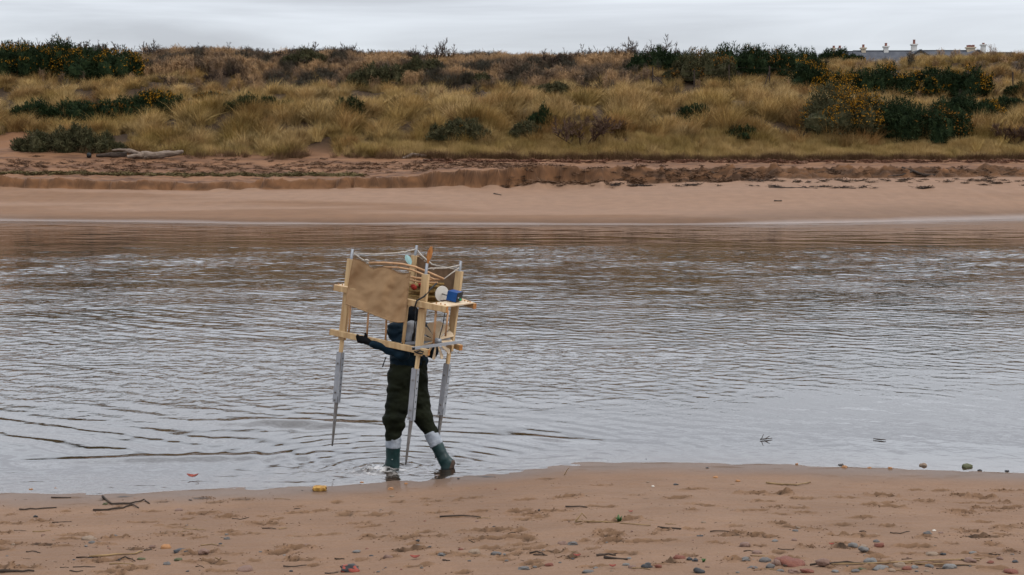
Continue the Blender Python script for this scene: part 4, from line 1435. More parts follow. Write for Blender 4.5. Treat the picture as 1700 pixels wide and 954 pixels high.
# ------------------------------------------------------------------ surfaces grown round a skeleton (for the walker)
def surface_nets(fn, lo, hi, h):
    lo, hi = np.array(lo, float), np.array(hi, float)
    n = np.ceil((hi - lo) / h).astype(int) + 1
    ax = [lo[i] + h * np.arange(n[i]) for i in range(3)]
    G = np.stack(np.meshgrid(*ax, indexing='ij'), -1)
    f = fn(G)
    ins = f < 0
    m = n - 1
    cs = [(i, j, k) for i in (0, 1) for j in (0, 1) for k in (0, 1)]
    sl = lambda A, c: A[c[0]:c[0] + m[0], c[1]:c[1] + m[1], c[2]:c[2] + m[2]]
    cnt = sum(sl(ins, c).astype(int) for c in cs)
    act = (cnt > 0) & (cnt < 8)
    acc, num = np.zeros(tuple(m) + (3,)), np.zeros(tuple(m))
    for a in cs:
        for b in cs:
            if sum(abs(a[i] - b[i]) for i in range(3)) == 1 and a < b:
                fa, fb = sl(f, a), sl(f, b)
                x = (fa < 0) != (fb < 0)
                t = np.where(x, fa / np.where(x, fa - fb, 1), 0)
                for i in range(3):
                    acc[..., i] += np.where(x, a[i] + t * (b[i] - a[i]), 0)
                num += x
    idx = np.full(tuple(m), -1)
    w = np.argwhere(act)
    idx[act] = np.arange(len(w))
    V = lo + h * (w + acc[act] / num[act][:, None])
    F = []
    for d in range(3):
        e1, e2 = (d + 1) % 3, (d + 2) % 3
        a = [slice(1, m[i]) if i != d else slice(0, m[i]) for i in range(3)]
        b = [slice(1, m[i]) if i != d else slice(1, m[i] + 1) for i in range(3)]
        fa, fb = ins[tuple(a)], ins[tuple(b)]
        for fl, cond in ((0, fa & ~fb), (1, ~fa & fb)):
            p = np.argwhere(cond)
            for i in range(3):
                if i != d:
                    p[:, i] += 1
            q = []
            for o1, o2 in ((0, 0), (-1, 0), (-1, -1), (0, -1)):
                z = p.copy()
                z[:, e1] += o1
                z[:, e2] += o2
                q.append(idx[z[:, 0], z[:, 1], z[:, 2]])
            q = np.stack(q, 1)
            F.append(q if fl == 0 else q[:, ::-1])
    return V, np.concatenate(F)


def cone(P, a, b, ra, rb):
    a, b = np.array(a, float), np.array(b, float)
    ab = b - a
    t = np.clip(((P - a) @ ab) / max(ab @ ab, 1e-9), 0, 1)
    return np.linalg.norm(P - a - t[..., None] * ab, axis=-1) - (ra + (rb - ra) * t)


def smin(a, b, k):
    h = np.clip(0.5 + 0.5 * (b - a) / k, 0, 1)
    return b + (a - b) * h - k * h * (1 - h)


def union(P, cones, k=0.04):
    d = None
    for c in cones:
        e = cone(P, *c)
        d = e if d is None else smin(d, e, k)
    return d


def skin(name, cones, m, parent, k=0.04, h=0.012, cut=(), fold=0.0, fs=14, seed=0):
    pts = np.array([list(c[0]) for c in cones] + [list(c[1]) for c in cones])
    r = max(max(c[2], c[3]) for c in cones) + 0.06

    def fn(P):
        d = union(P, cones, k)
        if fold:
            d = d + fold * (fbm(P[..., 0] * fs + P[..., 1] * fs * 0.7, P[..., 2] * fs * 1.3 + P[..., 1] * 5, seed, 3)
                            + 0.45 * np.sin(P[..., 2] * 62 + 5 * fbm(P[..., 0] * 7 + P[..., 1] * 6, P[..., 2] * 5, seed + 3, 2)) * np.clip(fbm(P[..., 0] * 4, P[..., 2] * 4 + P[..., 1] * 4, seed + 9, 2) + 0.2, 0, 1))
        for (p, nrm) in cut:
            d = np.maximum(d, (P - np.array(p, float)) @ np.array(nrm, float))
        return d
    V, F = surface_nets(fn, pts.min(0) - r, pts.max(0) + r, h)
    return link(name, mesh_np(name, V, F), m, parent)


# ------------------------------------------------------------------ the walker
def person():
    P = PX
    root = empty('person', PZ(690, 783, 0))
    tag(root, 'person in navy jacket and green boots striding through the shallows inside the wooden frame', 'person')
    shL, shR = P(659, 549, 15.25), P(706, 551, 15.56)
    elL, haL = P(668, 586, 15.13), P(606, 565.5, 15.19)
    elR, haR = P(716, 583, 15.72), P(694, 577, 15.88)
    ch, wa = P(683, 560, 15.41), P(678, 600, 15.42)
    w1, w2 = P(667, 598, 15.36), P(690, 598, 15.48)
    hipL, hipR = P(667, 625, 15.34), P(689, 625, 15.48)
    knL, anL = P(654, 697, 15.29), P(652, 768, 15.30)
    knR, anR = P(700, 688, 15.45), P(737, 762, 15.36)
    head = P(683, 531, 15.36)
    hd = Vector((-0.86, 0.5, 0.0))                      # where the walker faces
    # the body itself, one surface, under the clothes
    body = [(ch, wa, 0.13, 0.11), (shL, shR, 0.07, 0.07), (w1, w2, 0.10, 0.10), (w1, hipL, 0.09, 0.09), (w2, hipR, 0.09, 0.09), (shL, elL, 0.052, 0.042), (elL, haL, 0.042, 0.026),
            (shR, elR, 0.052, 0.042), (elR, haR, 0.042, 0.026), (hipL, knL, 0.085, 0.058), (knL, anL, 0.056, 0.036), (hipR, knR, 0.085, 0.058), (knR, anR, 0.056, 0.036),
            (ch, head, 0.06, 0.055), (head, head + Vector((0, 0, 0.03)), 0.082, 0.085), (head + hd * 0.03 + Vector((0, 0, -0.06)), head + hd * 0.05 + Vector((0, 0, -0.03)), 0.05, 0.055),
            (head + hd * 0.085 + Vector((0, 0, -0.005)), head + hd * 0.105 + Vector((0, 0, -0.035)), 0.012, 0.016)]
    side = Vector((-hd.y, hd.x, 0))
    for s_ in (-1, 1):                                   # ears
        body.append((head + side * s_ * 0.085 + Vector((0, 0, -0.02)), head + side * s_ * 0.09 + Vector((0, 0, 0.02)), 0.014, 0.016))
    skin('body', body, M['skin'], root, 0.03, 0.014)
    skin('jacket', [(shL, shR, 0.098, 0.098), (shL + (shR - shL) * 0.3, w1, 0.135, 0.118), (shL + (shR - shL) * 0.7, w2, 0.13, 0.118), (ch, wa, 0.15, 0.13), (w1, w2, 0.128, 0.128),
                    (shL, elL, 0.092, 0.074), (elL, haL + (elL - haL) * 0.22, 0.072, 0.050), (shR, elR, 0.092, 0.072), (elR, haR + (elR - haR) * 0.15, 0.07, 0.048),
                    (ch + Vector((0, 0, 0.06)), head + Vector((0, 0, -0.06)), 0.085, 0.078)], M['jacket'], root, 0.045, 0.011, [(P(678, 606, 15.42), (0, 0, -1))], 0.017, 12, 1)
    cuffL = (knL + (anL - knL) * 0.36, (0.03, 0, -1))
    dR = (anR - knR).normalized()
    cuffR = (knR + (anR - knR) * 0.34, tuple(dR))
    skin('trousers', [(w1, hipL, 0.12, 0.138), (w2, hipR, 0.12, 0.138), (hipL, hipR, 0.13, 0.13), (hipL, knL, 0.138, 0.115), (knL, knL + (anL - knL) * 0.42, 0.110, 0.084),
                      (hipR, knR, 0.134, 0.108), (knR, knR + (anR - knR) * 0.42, 0.102, 0.076)], M['trousers'], root, 0.05, 0.011,
         [(cuffL[0], cuffL[1])] if False else [], 0.021, 11, 20)
    for (kn, an, t0, t1, r0, r1, sd) in ((knL, anL, 0.36, 0.63, 0.086, 0.084, 31), (knR, anR, 0.36, 0.68, 0.080, 0.076, 37)):
        g = skin('gaiter', [(kn + (an - kn) * t0, kn + (an - kn) * t1, r0, r1)], M['gaiter'], root, 0.03, 0.010,
                 [(kn + (an - kn) * (t1 + 0.01), tuple((an - kn).normalized())), (kn + (an - kn) * (t0 + 0.03), tuple((kn - an).normalized()))], 0.008, 16, sd)
    # boots
    toeL, heelL = P(634, 785, 15.38), P(655, 783, 15.27)
    skin('boot', [(knL + (anL - knL) * 0.60, anL, 0.081, 0.072), (anL, heelL, 0.066, 0.052), (anL + Vector((-0.01, 0, -0.02)), toeL, 0.060, 0.045), (heelL, toeL, 0.048, 0.045)],
         M['boot'], root, 0.035, 0.010, [(knL + (anL - knL) * 0.58, (0, 0, 1)), (P(650, 790, 15.3) - Vector((0, 0, 0.02)), (0, 0, -1))], 0.003, 20, 41)
    heelR, toeR = P(746, 768, 15.36), P(741, 781, 15.33)
    skin('boot', [(knR + (anR - knR) * 0.64, anR, 0.072, 0.064), (anR, heelR, 0.060, 0.052), (heelR, toeR, 0.052, 0.046), (anR, toeR, 0.055, 0.045)],
         M['boot'], root, 0.03, 0.010, [(knR + (anR - knR) * 0.665, tuple(-dR))], 0.003, 20, 43)
    skin('boot_sole', [(heelR + Vector((0.022, -0.012, 0.0)), toeR + Vector((0.030, -0.012, 0.0)), 0.044, 0.038)], M['sole'], root, 0.03, 0.009, [], 0.005, 30, 45)
    # gloves: palm, four fingers of unequal length that close round the rail, thumb on top
    for (ha, el, rail_up) in ((haL, elL, 1), (haR, elR, 1)):
        f = (ha - el).normalized()
        up = Vector((0, 0, 1))
        inn = Vector((0.1, 1, 0)).normalized() if ha is haL else Vector((-0.1, -1, 0)).normalized()
        palm0, palm1 = ha - f * 0.035, ha + f * 0.035
        cones = [(palm0, palm1, 0.036, 0.036), (palm0 - f * 0.05, palm0, 0.036, 0.034), (palm0 + up * 0.014, palm1 + up * 0.018, 0.028, 0.028)]
        for k, (ln, dz) in enumerate(((0.030, 0.026), (0.034, 0.006), (0.031, -0.014), (0.024, -0.032))):
            a = palm1 + up * dz
            b = a + f * (ln + 0.02) + inn * 0.004
            c = b + f * ln * 0.35 + inn * ln * 0.9
            e = c + inn * ln * 0.5 - f * ln * 0.5
            cones += [(a, b, 0.0125, 0.012), (b, c, 0.0115, 0.011), (c, e, 0.011, 0.0095)]
        t0 = palm0 + up * 0.025 + f * 0.01
        t1 = t0 + up * 0.038 + f * 0.018
        cones += [(t0, t1, 0.016, 0.0135), (t1, t1 + up * 0.016 + inn * 0.02 + f * 0.006, 0.013, 0.011)]
        skin('glove', cones, M['glove'], root, 0.008, 0.0065)
    # knitted hat pulled down over the head
    skin('hat', [(head + Vector((0, 0, 0.01)), head + Vector((0.01, 0, 0.045)), 0.103, 0.098), (head + Vector((0.012, -0.01, -0.045)), head + Vector((0, 0, 0.0)), 0.090, 0.103),
                 (head + Vector((0, 0, 0.05)), head + Vector((0.01, 0, 0.12)), 0.06, 0.03)], M['hat'], root, 0.04, 0.010, [(head + Vector((0, 0, -0.07)) + hd * 0.03, (hd.x * 0.5, hd.y * 0.5, -1))], 0.005, 30, 51)
    MB().tube([P(641, 592, 15.2), P(638, 600, 15.19), P(635, 609, 15.2)], [0.007, 0.006, 0.008], 6).build('drawcord', M['black'], root)
    # the pack on the back
    pk = empty('backpack', P(690, 566, 15.27))
    tag(pk, 'flat grey backpack worn on the walker\'s back behind the nearest frame post', 'backpack')
    c0 = P(688, 551, 15.27)
    skin('bag', [(P(683, 541, 15.23), P(697, 542, 15.34), 0.055, 0.055), (P(681, 563, 15.20), P(698, 564, 15.32), 0.066, 0.066), (P(683, 541, 15.23), P(681, 563, 15.20), 0.055, 0.066),
                 (P(697, 542, 15.34), P(698, 564, 15.32), 0.055, 0.066), (P(690, 545, 15.28), P(690, 562, 15.25), 0.06, 0.07)], M['pack'], pk, 0.03, 0.010, [], 0.004, 14, 61)
    MB().tube([P(692, 533, 15.2), P(690, 545, 15.13), P(687, 556, 15.11), P(685, 565, 15.12)], [0.006, 0.006, 0.018, 0.014], 6).build('strap', M['black'], pk, True)


person()

# ------------------------------------------------------------------ the wooden frame machine
def frame():
    P = PX
    root = empty('walking_frame', PZ(690, 770, 0.1))
    tag(root, 'pine frame on four metal tipped legs hung with sackcloth, carried by the walker', 'frame')
    YL, YN, YR_, YB = 15.37, 15.0, 15.45, 16.05
    N0, L0, R0, B0 = P(707, 455, YN), P(583, 430, YL), P(763, 450, YR_), P(689, 424, YB)
    e1 = (L0 - N0).normalized()
    e2 = (R0 - N0).normalized()
    ax = {}
    for nm, Y, top, mid, s0, s1, tip, rod in (
            ('L', YL, (583, 430), (568, 563), (565.5, 584), (558.5, 667), (551.5, 740), (585.5, 413)),
            ('N', YN, (707, 455), (694.5, 590), (690, 611), (682.5, 697), (673.5, 771), (709, 437)),
            ('R', YR_, (763, 450), (746, 582), (743, 603), (732.5, 688), (723, 760), (765, 433)),
            ('B', YB, (689, 424), (673, 551), (671, 572), (664, 652), (655, 726), (692, 407))):
        T, Mid, S0, S1, Tip, Rod = [P(*q, Y) for q in (top, mid, s0, s1, tip, rod)]
        ax[nm] = (T, Tip)
        post = MB().beam(T, Mid, 0.076, 0.05, e1).build('post', M['pine'], root)
        MB().tube([Mid + (T - Mid) * 0.02, S1 + (S0 - S1) * 0.6], 0.024, 12).build('dowel', M['pine'], post, True)
        d = (S1 - S0).normalized()
        # U-shaped aluminium sleeve
        sl = MB()
        sl.beam(S0 - e2 * 0.026, S1 - e2 * 0.026, 0.056, 0.006, e1, 0.001)
        sl.beam(S0 - e1 * 0.028 + e2 * 0.004, S1 - e1 * 0.028 + e2 * 0.004, 0.006, 0.054, e1, 0.001)
        sl.beam(S0 + e1 * 0.028 + e2 * 0.004, S1 + e1 * 0.028 + e2 * 0.004, 0.006, 0.054, e1, 0.001)
        sl.build('sleeve', M['alu'], post)
        for k in range(6):                                  # rows of adjusting holes, dark inside
            c = S0.lerp(S1, 0.12 + k * 0.13) - e1 * 0.0315 + e2 * 0.004
            MB().tube([c, c - e1 * 0.002], 0.0085, 8).build('hole', M['black'], post)
        for k, t in enumerate((0.22, 0.80, 0.95)):
            c = S0.lerp(S1, t) - e2 * 0.029
            MB().tube([c, c - e2 * 0.012], [0.012, 0.010], 6).build('bolt', M['steel'], post)
        MB().tube([S1 + (S0 - S1) * 0.12, S1, S1.lerp(Tip, 0.85), Tip], [0.022, 0.022, 0.013, 0.008], 8).build('spike', M['steel'], post, True)
        MB().tube([T + (Mid - T) * 0.12 , Rod], [0.013, 0.012], 8).build('top_rod', M['alu'], post, True)
        MB().beam(T.lerp(Rod, 0.0), Rod, 0.030, 0.012, e1, 0.001).build('top_bracket', M['alu'], post)

    def yl(px):
        return 15.31 - 0.00283 * (px - 575)

    def rail(nm, a, b, wd, ht, m=M['pine']):
        o = MB().beam(a, b, ht, wd, Vector((0, 0, 1))).build(nm, m, root)
        d = (b - a).normalized()
        for p, s_ in ((a, -1), (b, 1)):
            MB().beam(p + d * s_ * 0.0005, p + d * s_ * 0.003, ht * 0.985, wd * 0.985, Vector((0, 0, 1)), 0.002).build('end_grain', M['pine_end'], o)
        return o
    rail('upper_rail', P(556, 477, yl(556)), P(742, 513.5, yl(742)), 0.045, 0.066)
    rail('lower_rail', P(549, 550.5, yl(549)), P(712, 585, yl(712)), 0.045, 0.064)

    def yb(px):
        return 15.51 - 0.0085 * (px - 757)
    rail('upper_rail', P(658, 462, yb(658)), P(788, 508, yb(788)), 0.045, 0.060)
    rail('lower_rail', P(650, 534, yb(650)), P(765, 577, yb(765)), 0.045, 0.062)
    # drilled plywood strips that tie the rails together
    pl = MB().slab([P(714, 503, yl(714) - 0.02), P(739, 508.5, yl(739) - 0.02), P(787, 502, yb(787) - 0.02), P(766, 496.5, yb(766) + 0.02)], 0.012).build('plywood_strip', M['ply'], root)
    A, Bq, Cq, Dq = P(714, 503, yl(714) - 0.02), P(739, 508.5, yl(739) - 0.02), P(787, 502, yb(787) - 0.02), P(766, 496.5, yb(766) + 0.02)
    nrm = (Bq - A).cross(Cq - A).normalized()
    nrm = nrm if nrm.z > 0 else -nrm
    for (u, v) in ((0.25, 0.08), (0.5, 0.1), (0.75, 0.12), (0.3, 0.88), (0.5, 0.9), (0.7, 0.92), (0.85, 0.93)):
        c = A.lerp(Bq, u).lerp(Dq.lerp(Cq, u), v)
        MB().tube([c, c + nrm * 0.012], 0.008, 8).build('peg', M['pine_end'], pl)
    pl2 = MB().slab([P(556, 472.5, yl(556) - 0.01), P(577, 476, yl(577) - 0.01), P(676, 466, yb(676)), P(658, 459, yb(658))], 0.012).build('plywood_strip', M['ply'], root)
    for u in (0.3, 0.6):
        c = P(556, 471, yl(556) + 0.03).lerp(P(577, 474.5, yl(577) + 0.03), u)
        MB().tube([c, c + Vector((0, 0, 0.012))], 0.008, 8).build('peg', M['pine_end'], pl2)
    # thin dowels between the rails
    for a, b, r, m in (((582, 506), (579, 553), 0.011, 'cane'), ((612, 512), (609, 559), 0.011, 'cane'), ((642, 517), (640, 566), 0.011, 'cane'), ((677, 496), (669, 573), 0.019, 'pine'),
                       ((724, 514), (719.5, 570), 0.012, 'cane'), ((744, 515), (739.5, 558), 0.010, 'cane'), ((691, 508), (686, 566), 0.006, 'black')):
        MB().tube([P(*a, yl(a[0]) + 0.03), P(*b, yl(b[0]) + 0.03)], r, 8).build('rod', M[m], root, True)
    MB().tube([P(739, 516, 15.2), P(735, 540, 15.18), P(729, 562, 15.16)], 0.005, 5).build('cord', M['black'], root, True)
    # sackcloth on the long side
    nu, nv = 44, 34
    top = [(586, 428), (596, 430), (607, 436), (615, 443), (620, 446), (628, 443), (637, 442), (650, 446), (660, 452), (670, 455), (677, 453), (682, 451)]
    bot = [(573, 505), (585, 509), (600, 515), (613, 520), (625, 525), (638, 530), (650, 534), (662, 536), (672, 535)]

    def curve(c, t):
        c = np.array(c, float)
        s_ = np.concatenate([[0], np.cumsum(np.hypot(*np.diff(c, axis=0).T))])
        s_ /= s_[-1]
        return np.interp(t, s_, c[:, 0]), np.interp(t, s_, c[:, 1])
    V = []
    for j in range(nv):
        for i in range(nu):
            u, v = i / (nu - 1), j / (nv - 1)
            a, b = curve(top, u), curve(bot, u)
            x, y = a[0] + (b[0] - a[0]) * v, a[1] + (b[1] - a[1]) * v
            bulge = 0.035 * math.sin(math.pi * u) * (0.5 + v * 0.5) + 0.05 * float(fbm(np.array(u * 3.2 + v), np.array(v * 2.0), 211, 4)) + 0.010 * math.sin(u * 21 + v * 4) * (1 - v * 0.6)
            V.append(P(x - 1.5 * math.sin(math.pi * v) * (1 - u) * 0.5, y, yl(x) - 0.052 - bulge))
    nrm = Vector((0.25, 0.96, 0)) * 0.004
    Vb = [v + nrm for v in V]
    F = grid_faces(nv, nu).tolist()
    o = nu * nv
    rim = [i for i in range(nu)] + [j * nu + nu - 1 for j in range(1, nv)] + [(nv - 1) * nu + i for i in range(nu - 2, -1, -1)] + [j * nu for j in range(nv - 2, 0, -1)]
    Fs = F + [[o + k for k in f[::-1]] for f in F] + [[rim[i], rim[(i + 1) % len(rim)], o + rim[(i + 1) % len(rim)], o + rim[i]] for i in range(len(rim))]
    cl = link('sackcloth', mesh_np('sackcloth', [tuple(v) for v in V + Vb], Fs), M['sack'], root)
    cl['label'] = 'brown sackcloth panel with a ragged top edge facing the beach'
    hem = [V[(nv - 1) * nu + i] + Vector((0, -0.004, 0.01)) for i in range(0, nu, 3)]
    MB().tube(hem, 0.006, 6).build('hem', M['sack'], cl, True)
    # sackcloth on the far right side, slack
    V = []
    nu, nv = 26, 18
    top2 = [(693, 425), (705, 434), (718, 441), (733, 444), (746, 446), (757, 448)]
    bot2 = [(690, 492), (705, 500), (720, 506), (735, 509), (748, 510), (755, 508)]
    for j in range(nv):
        for i in range(nu):
            u, v = i / (nu - 1), j / (nv - 1)
            a, b = curve(top2, u), curve(bot2, u)
            x, y = a[0] + (b[0] - a[0]) * v, a[1] + (b[1] - a[1]) * v
            V.append(P(x, y, yb(x) - 0.03 + 0.05 * math.sin(math.pi * u) + 0.02 * float(fbm(np.array(u * 5.0), np.array(v * 2.0), 221, 2))))
    Vb = [v + nrm for v in V]
    F = grid_faces(nv, nu).tolist()
    o = nu * nv
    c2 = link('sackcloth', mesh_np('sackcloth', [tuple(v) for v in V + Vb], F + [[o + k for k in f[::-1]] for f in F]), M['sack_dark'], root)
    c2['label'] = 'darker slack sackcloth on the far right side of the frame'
    # bent cane hoops
    for pts, Y0, Y1, r in (([(612, 436), (640, 436), (668, 438), (690, 443), (712, 452), (737, 463)], 15.5, 15.3, 0.012), ([(636, 443), (662, 444), (684, 448), (704, 456), (722, 464)], 15.45, 15.2, 0.011),
                           ([(676, 458), (690, 461), (712, 464), (737, 463)], 15.35, 15.32, 0.013), ([(676, 463), (692, 467), (710, 469), (727, 469)], 15.35, 15.3, 0.011)):
        c = [P(a, b, Y0 + (Y1 - Y0) * i / (len(pts) - 1)) for i, (a, b) in enumerate(pts)]
        MB().tube(c, r, 8).build('hoop', M['cane'], root, True)
    # ropes
    for pts in ([(587, 420, YL), (620, 422, 15.6), (655, 420, 15.85), (672, 418, 15.95), (691, 413, YB)], [(587, 420, YL), (598, 428, YL), (612, 437, 15.3)], [(693, 415, YB), (700, 424, 15.95), (718, 439, 15.8), (756, 447, YR_)],
                [(709, 446, YN), (722, 445, 15.1), (740, 445, 15.3), (764, 440, YR_)], [(763, 444, YR_), (750, 453, 15.4), (737, 463, 15.32)]):
        MB().tube([P(*q) for q in pts], 0.008, 6).build('rope', M['rope'], root, True)
    for (a, b, Y) in ((609, 432, 15.32), (669, 418.5, 15.93), (717, 446, 15.08)):
        MB().tube([P(a - 4, b - 0.7, Y), P(a, b, Y), P(a + 4, b + 0.7, Y)], [0.008, 0.016, 0.008], 7).build('knot', M['rope'], root, True)
    MB().tube([P(725, 470, 15.15), P(714, 480, 15.05), P(704, 492, 14.93), P(692, 499, 14.93), P(689, 508, 14.92), P(687, 516, 14.95)], 0.010, 6).build('black_cord', M['black'], root, True)
    # bundle of straw with scraps of red cloth
    sb = root
    for i in range(26):
        t = i / 25
        y = 472 + 30 * t + random.uniform(-1, 1)
        a, b = P(678 + random.uniform(-3, 3), y + random.uniform(-2, 2), 15.62 + random.uniform(-.06, .06)), P(736 + random.uniform(-5, 3), y + random.uniform(-3, 3) + 2, 15.42 + random.uniform(-.06, .06))
        MB().tube([a, a.lerp(b, 0.5) + Vector((0, -0.03, random.uniform(-.02, .02))), b], [0.015, 0.02, 0.013], 6).build('straw_rod', M['straw_b'], root, True)
    for (a, b, w) in ((684, 475, 7), (698, 473, 6)):
        c = P(a, b, 15.44)
        V_, F_ = surface_nets(lambda Q: cone(Q, c, c + Vector((0.03, 0, -0.015)), 0.026, 0.03) + 0.012 * fbm(Q[..., 0] * 40, Q[..., 2] * 40 + Q[..., 1] * 30, 3, 2), np.array(c) - 0.1, np.array(c) + 0.12, 0.008)
        link('red_scrap', mesh_np('red_scrap', V_, F_), M['red'], root)
    # white disc, blue box and its board
    dc = P(733.5, 487.5, 15.30)
    axd = Vector((0.60, -0.78, -0.08)).normalized()
    dk = MB().tube([dc - axd * 0.006, dc + axd * 0.006], 0.086, 40).build('disc', M['white'], root)
    MB().tube([dc, dc + axd * 0.10], 0.007, 8).build('shaft', M['steel'], dk, True)
    MB().slab([P(731, 498, 15.20), P(757, 506, 15.05), P(772, 503.5, 15.20), P(747, 496.5, 15.36)], 0.010).build('motor_board', M['darkply'], root)
    A, B_, C_, D_ = P(740.5, 497.5, 15.16), P(756.5, 501.5, 15.08), P(765.5, 499.0, 15.2), P(749.5, 495.0, 15.28)
    up = Vector((0.02, 0, 0.098))
    mb = MB()
    mb.add([A, B_, C_, D_, A + up, B_ + up, C_ + up, D_ + up], [(0, 1, 5, 4), (1, 2, 6, 5), (2, 3, 7, 6), (3, 0, 4, 7), (4, 5, 6, 7), (3, 2, 1, 0)])
    mo = mb.build('motor_box', M['blue'], root)
    d1 = (B_ - A).normalized() * 0.004
    q = [B_ + d1 * 0.3, C_ + d1 * 0.3, C_ + up + d1 * 0.3, B_ + up + d1 * 0.3]
    MB().add(q + [v + d1 for v in q], [(0, 1, 2, 3), (7, 6, 5, 4), (0, 4, 5, 1), (1, 5, 6, 2), (2, 6, 7, 3), (3, 7, 4, 0)]).build('end_panel', M['black'], mo)
    g = P(763.5, 497, 15.14)
    MB().tube([g, g + Vector((0.012, -0.01, 0))], 0.012, 8).build('plug', M['green'], mo)
    g = P(760, 494, 15.11)
    MB().tube([g, g + Vector((0.008, -0.01, 0))], 0.009, 8).build('knob', M['alu'], mo)
    # wheel of thin wooden vanes on two metal bars
    hub = P(724.5, 565, 15.22)
    axw = Vector((0.50, -0.86, 0.06)).normalized()
    u1 = axw.cross(Vector((0, 0, 1))).normalized()
    u2 = u1.cross(axw).normalized()
    wh = MB().tube([hub - axw * 0.05, hub + axw * 0.07], 0.030, 14).build('wheel_hub', M['alu'], root, True)
    for k in range(12):
        a = 2 * math.pi * k / 12 + 0.2
        rd = u1 * math.cos(a) + u2 * math.sin(a)
        tg = (-u1 * math.sin(a) + u2 * math.cos(a))
        tw = 0.75
        wv = tg * math.cos(tw) + axw * math.sin(tw)
        th = wv.cross(rd).normalized() * 0.003
        i0, o0 = hub + rd * 0.03, hub + rd * 0.20
        q = [i0 - wv * 0.008, i0 + wv * 0.008, o0 + wv * 0.044, o0 + rd * 0.012, o0 - wv * 0.044]
        MB().add([p - th for p in q] + [p + th for p in q], [(0, 1, 2, 3, 4), (9, 8, 7, 6, 5)] + [(i, 5 + i, 5 + (i + 1) % 5, (i + 1) % 5) for i in range(5)]).build('vane', M['ply'], wh)
    for a, b in (((667, 571, 15.06), (748, 563, 15.36)), ((685.5, 578.5, 14.88), (769, 567, 15.28))):
        a, b = P(*a), P(*b)
        br = MB()
        d = (b - a).normalized()
        br.beam(a, b, 0.030, 0.004, Vector((0, 0, 1)), 0.001)
        sd = d.cross(Vector((0, 0, 1))).normalized()
        br.beam(a + Vector((0, 0, 0.013)) - sd * 0.015, b + Vector((0, 0, 0.013)) - sd * 0.015, 0.030, 0.004, sd, 0.001)
        br.beam(a - Vector((0, 0, 0.013)) - sd * 0.015, b - Vector((0, 0, 0.013)) - sd * 0.015, 0.030, 0.004, sd, 0.001)
        o = br.build('metal_bar', M['alu'], root)
        MB().beam(a - d * 0.004, a + d * 0.02, 0.026, 0.02, Vector((0, 0, 1))).build('end_cap', M['black'], o)
    MB().tube([P(688, 583, 14.88), P(694, 586, 14.86), P(701, 587, 14.87), P(703, 584, 14.9), P(697, 582, 14.86), P(690, 585, 14.87)], 0.009, 6).build('lashing', M['black'], root, True)
    # feathers on the tops
    for pts, m, w in (([(709, 442, 15.0), (712, 428, 15.0), (716, 409, 15.0)], 'feather_o', (0.008, 0.010, 0.026, 0.028, 0.012)), ([(681, 439, 15.9), (678, 430, 15.9), (675, 423, 15.9)], 'feather_t', (0.012, 0.030, 0.034, 0.030, 0.012))):
        a, b, c = [P(*q) for q in pts]
        V_, F_ = [], []
        for i in range(5):
            t = i / 4
            p = a.lerp(b, t).lerp(b.lerp(c, t), t)
            wv = Vector((w[i], 0.4 * w[i], 0))
            V_ += [p - wv, p + Vector((0, -0.006, 0)), p + wv]
        for i in range(4):
            F_ += [(3 * i, 3 * i + 1, 3 * i + 4, 3 * i + 3), (3 * i + 1, 3 * i + 2, 3 * i + 5, 3 * i + 4)]
        fe = MB().add(V_ + [v + Vector((0, 0.003, 0)) for v in V_], F_ + [tuple(15 + k for k in f[::-1]) for f in F_]).build('feather', M[m], root)
        MB().tube([a, b, c], 0.004, 5).build('quill', M['stalk'], fe)


frame()

# ------------------------------------------------------------------ wood on the far sand
def log_mesh(pts, rs, n=12, rough=0.25, seed=0, sub=10):
    pts = [Vector(p) for p in pts]
    P, R = [], []
    for i in range(len(pts) - 1):
        for k in range(sub):
            t = k / sub
            P.append(pts[i].lerp(pts[i + 1], t))
            R.append(rs[i] + (rs[i + 1] - rs[i]) * t)
    P.append(pts[-1])
    R.append(rs[-1])
    mb = MB()
    mb.tube(P, R, n)
    r = np.random.default_rng(seed)
    V = np.array([tuple(v) for v in mb.v])
    k = 1 / max(rs)
    nz = fbm(V[:, 0] * 1.6 * k * 0.3 + V[:, 1] * k, V[:, 2] * k * 1.6 + seed, seed, 3)
    c = np.repeat(np.array([tuple(p) for p in P]), n, 0)
    V = c + (V - c) * (1 + rough * 1.6 * nz)[:, None]
    mb.v = [tuple(v) for v in V]
    return mb


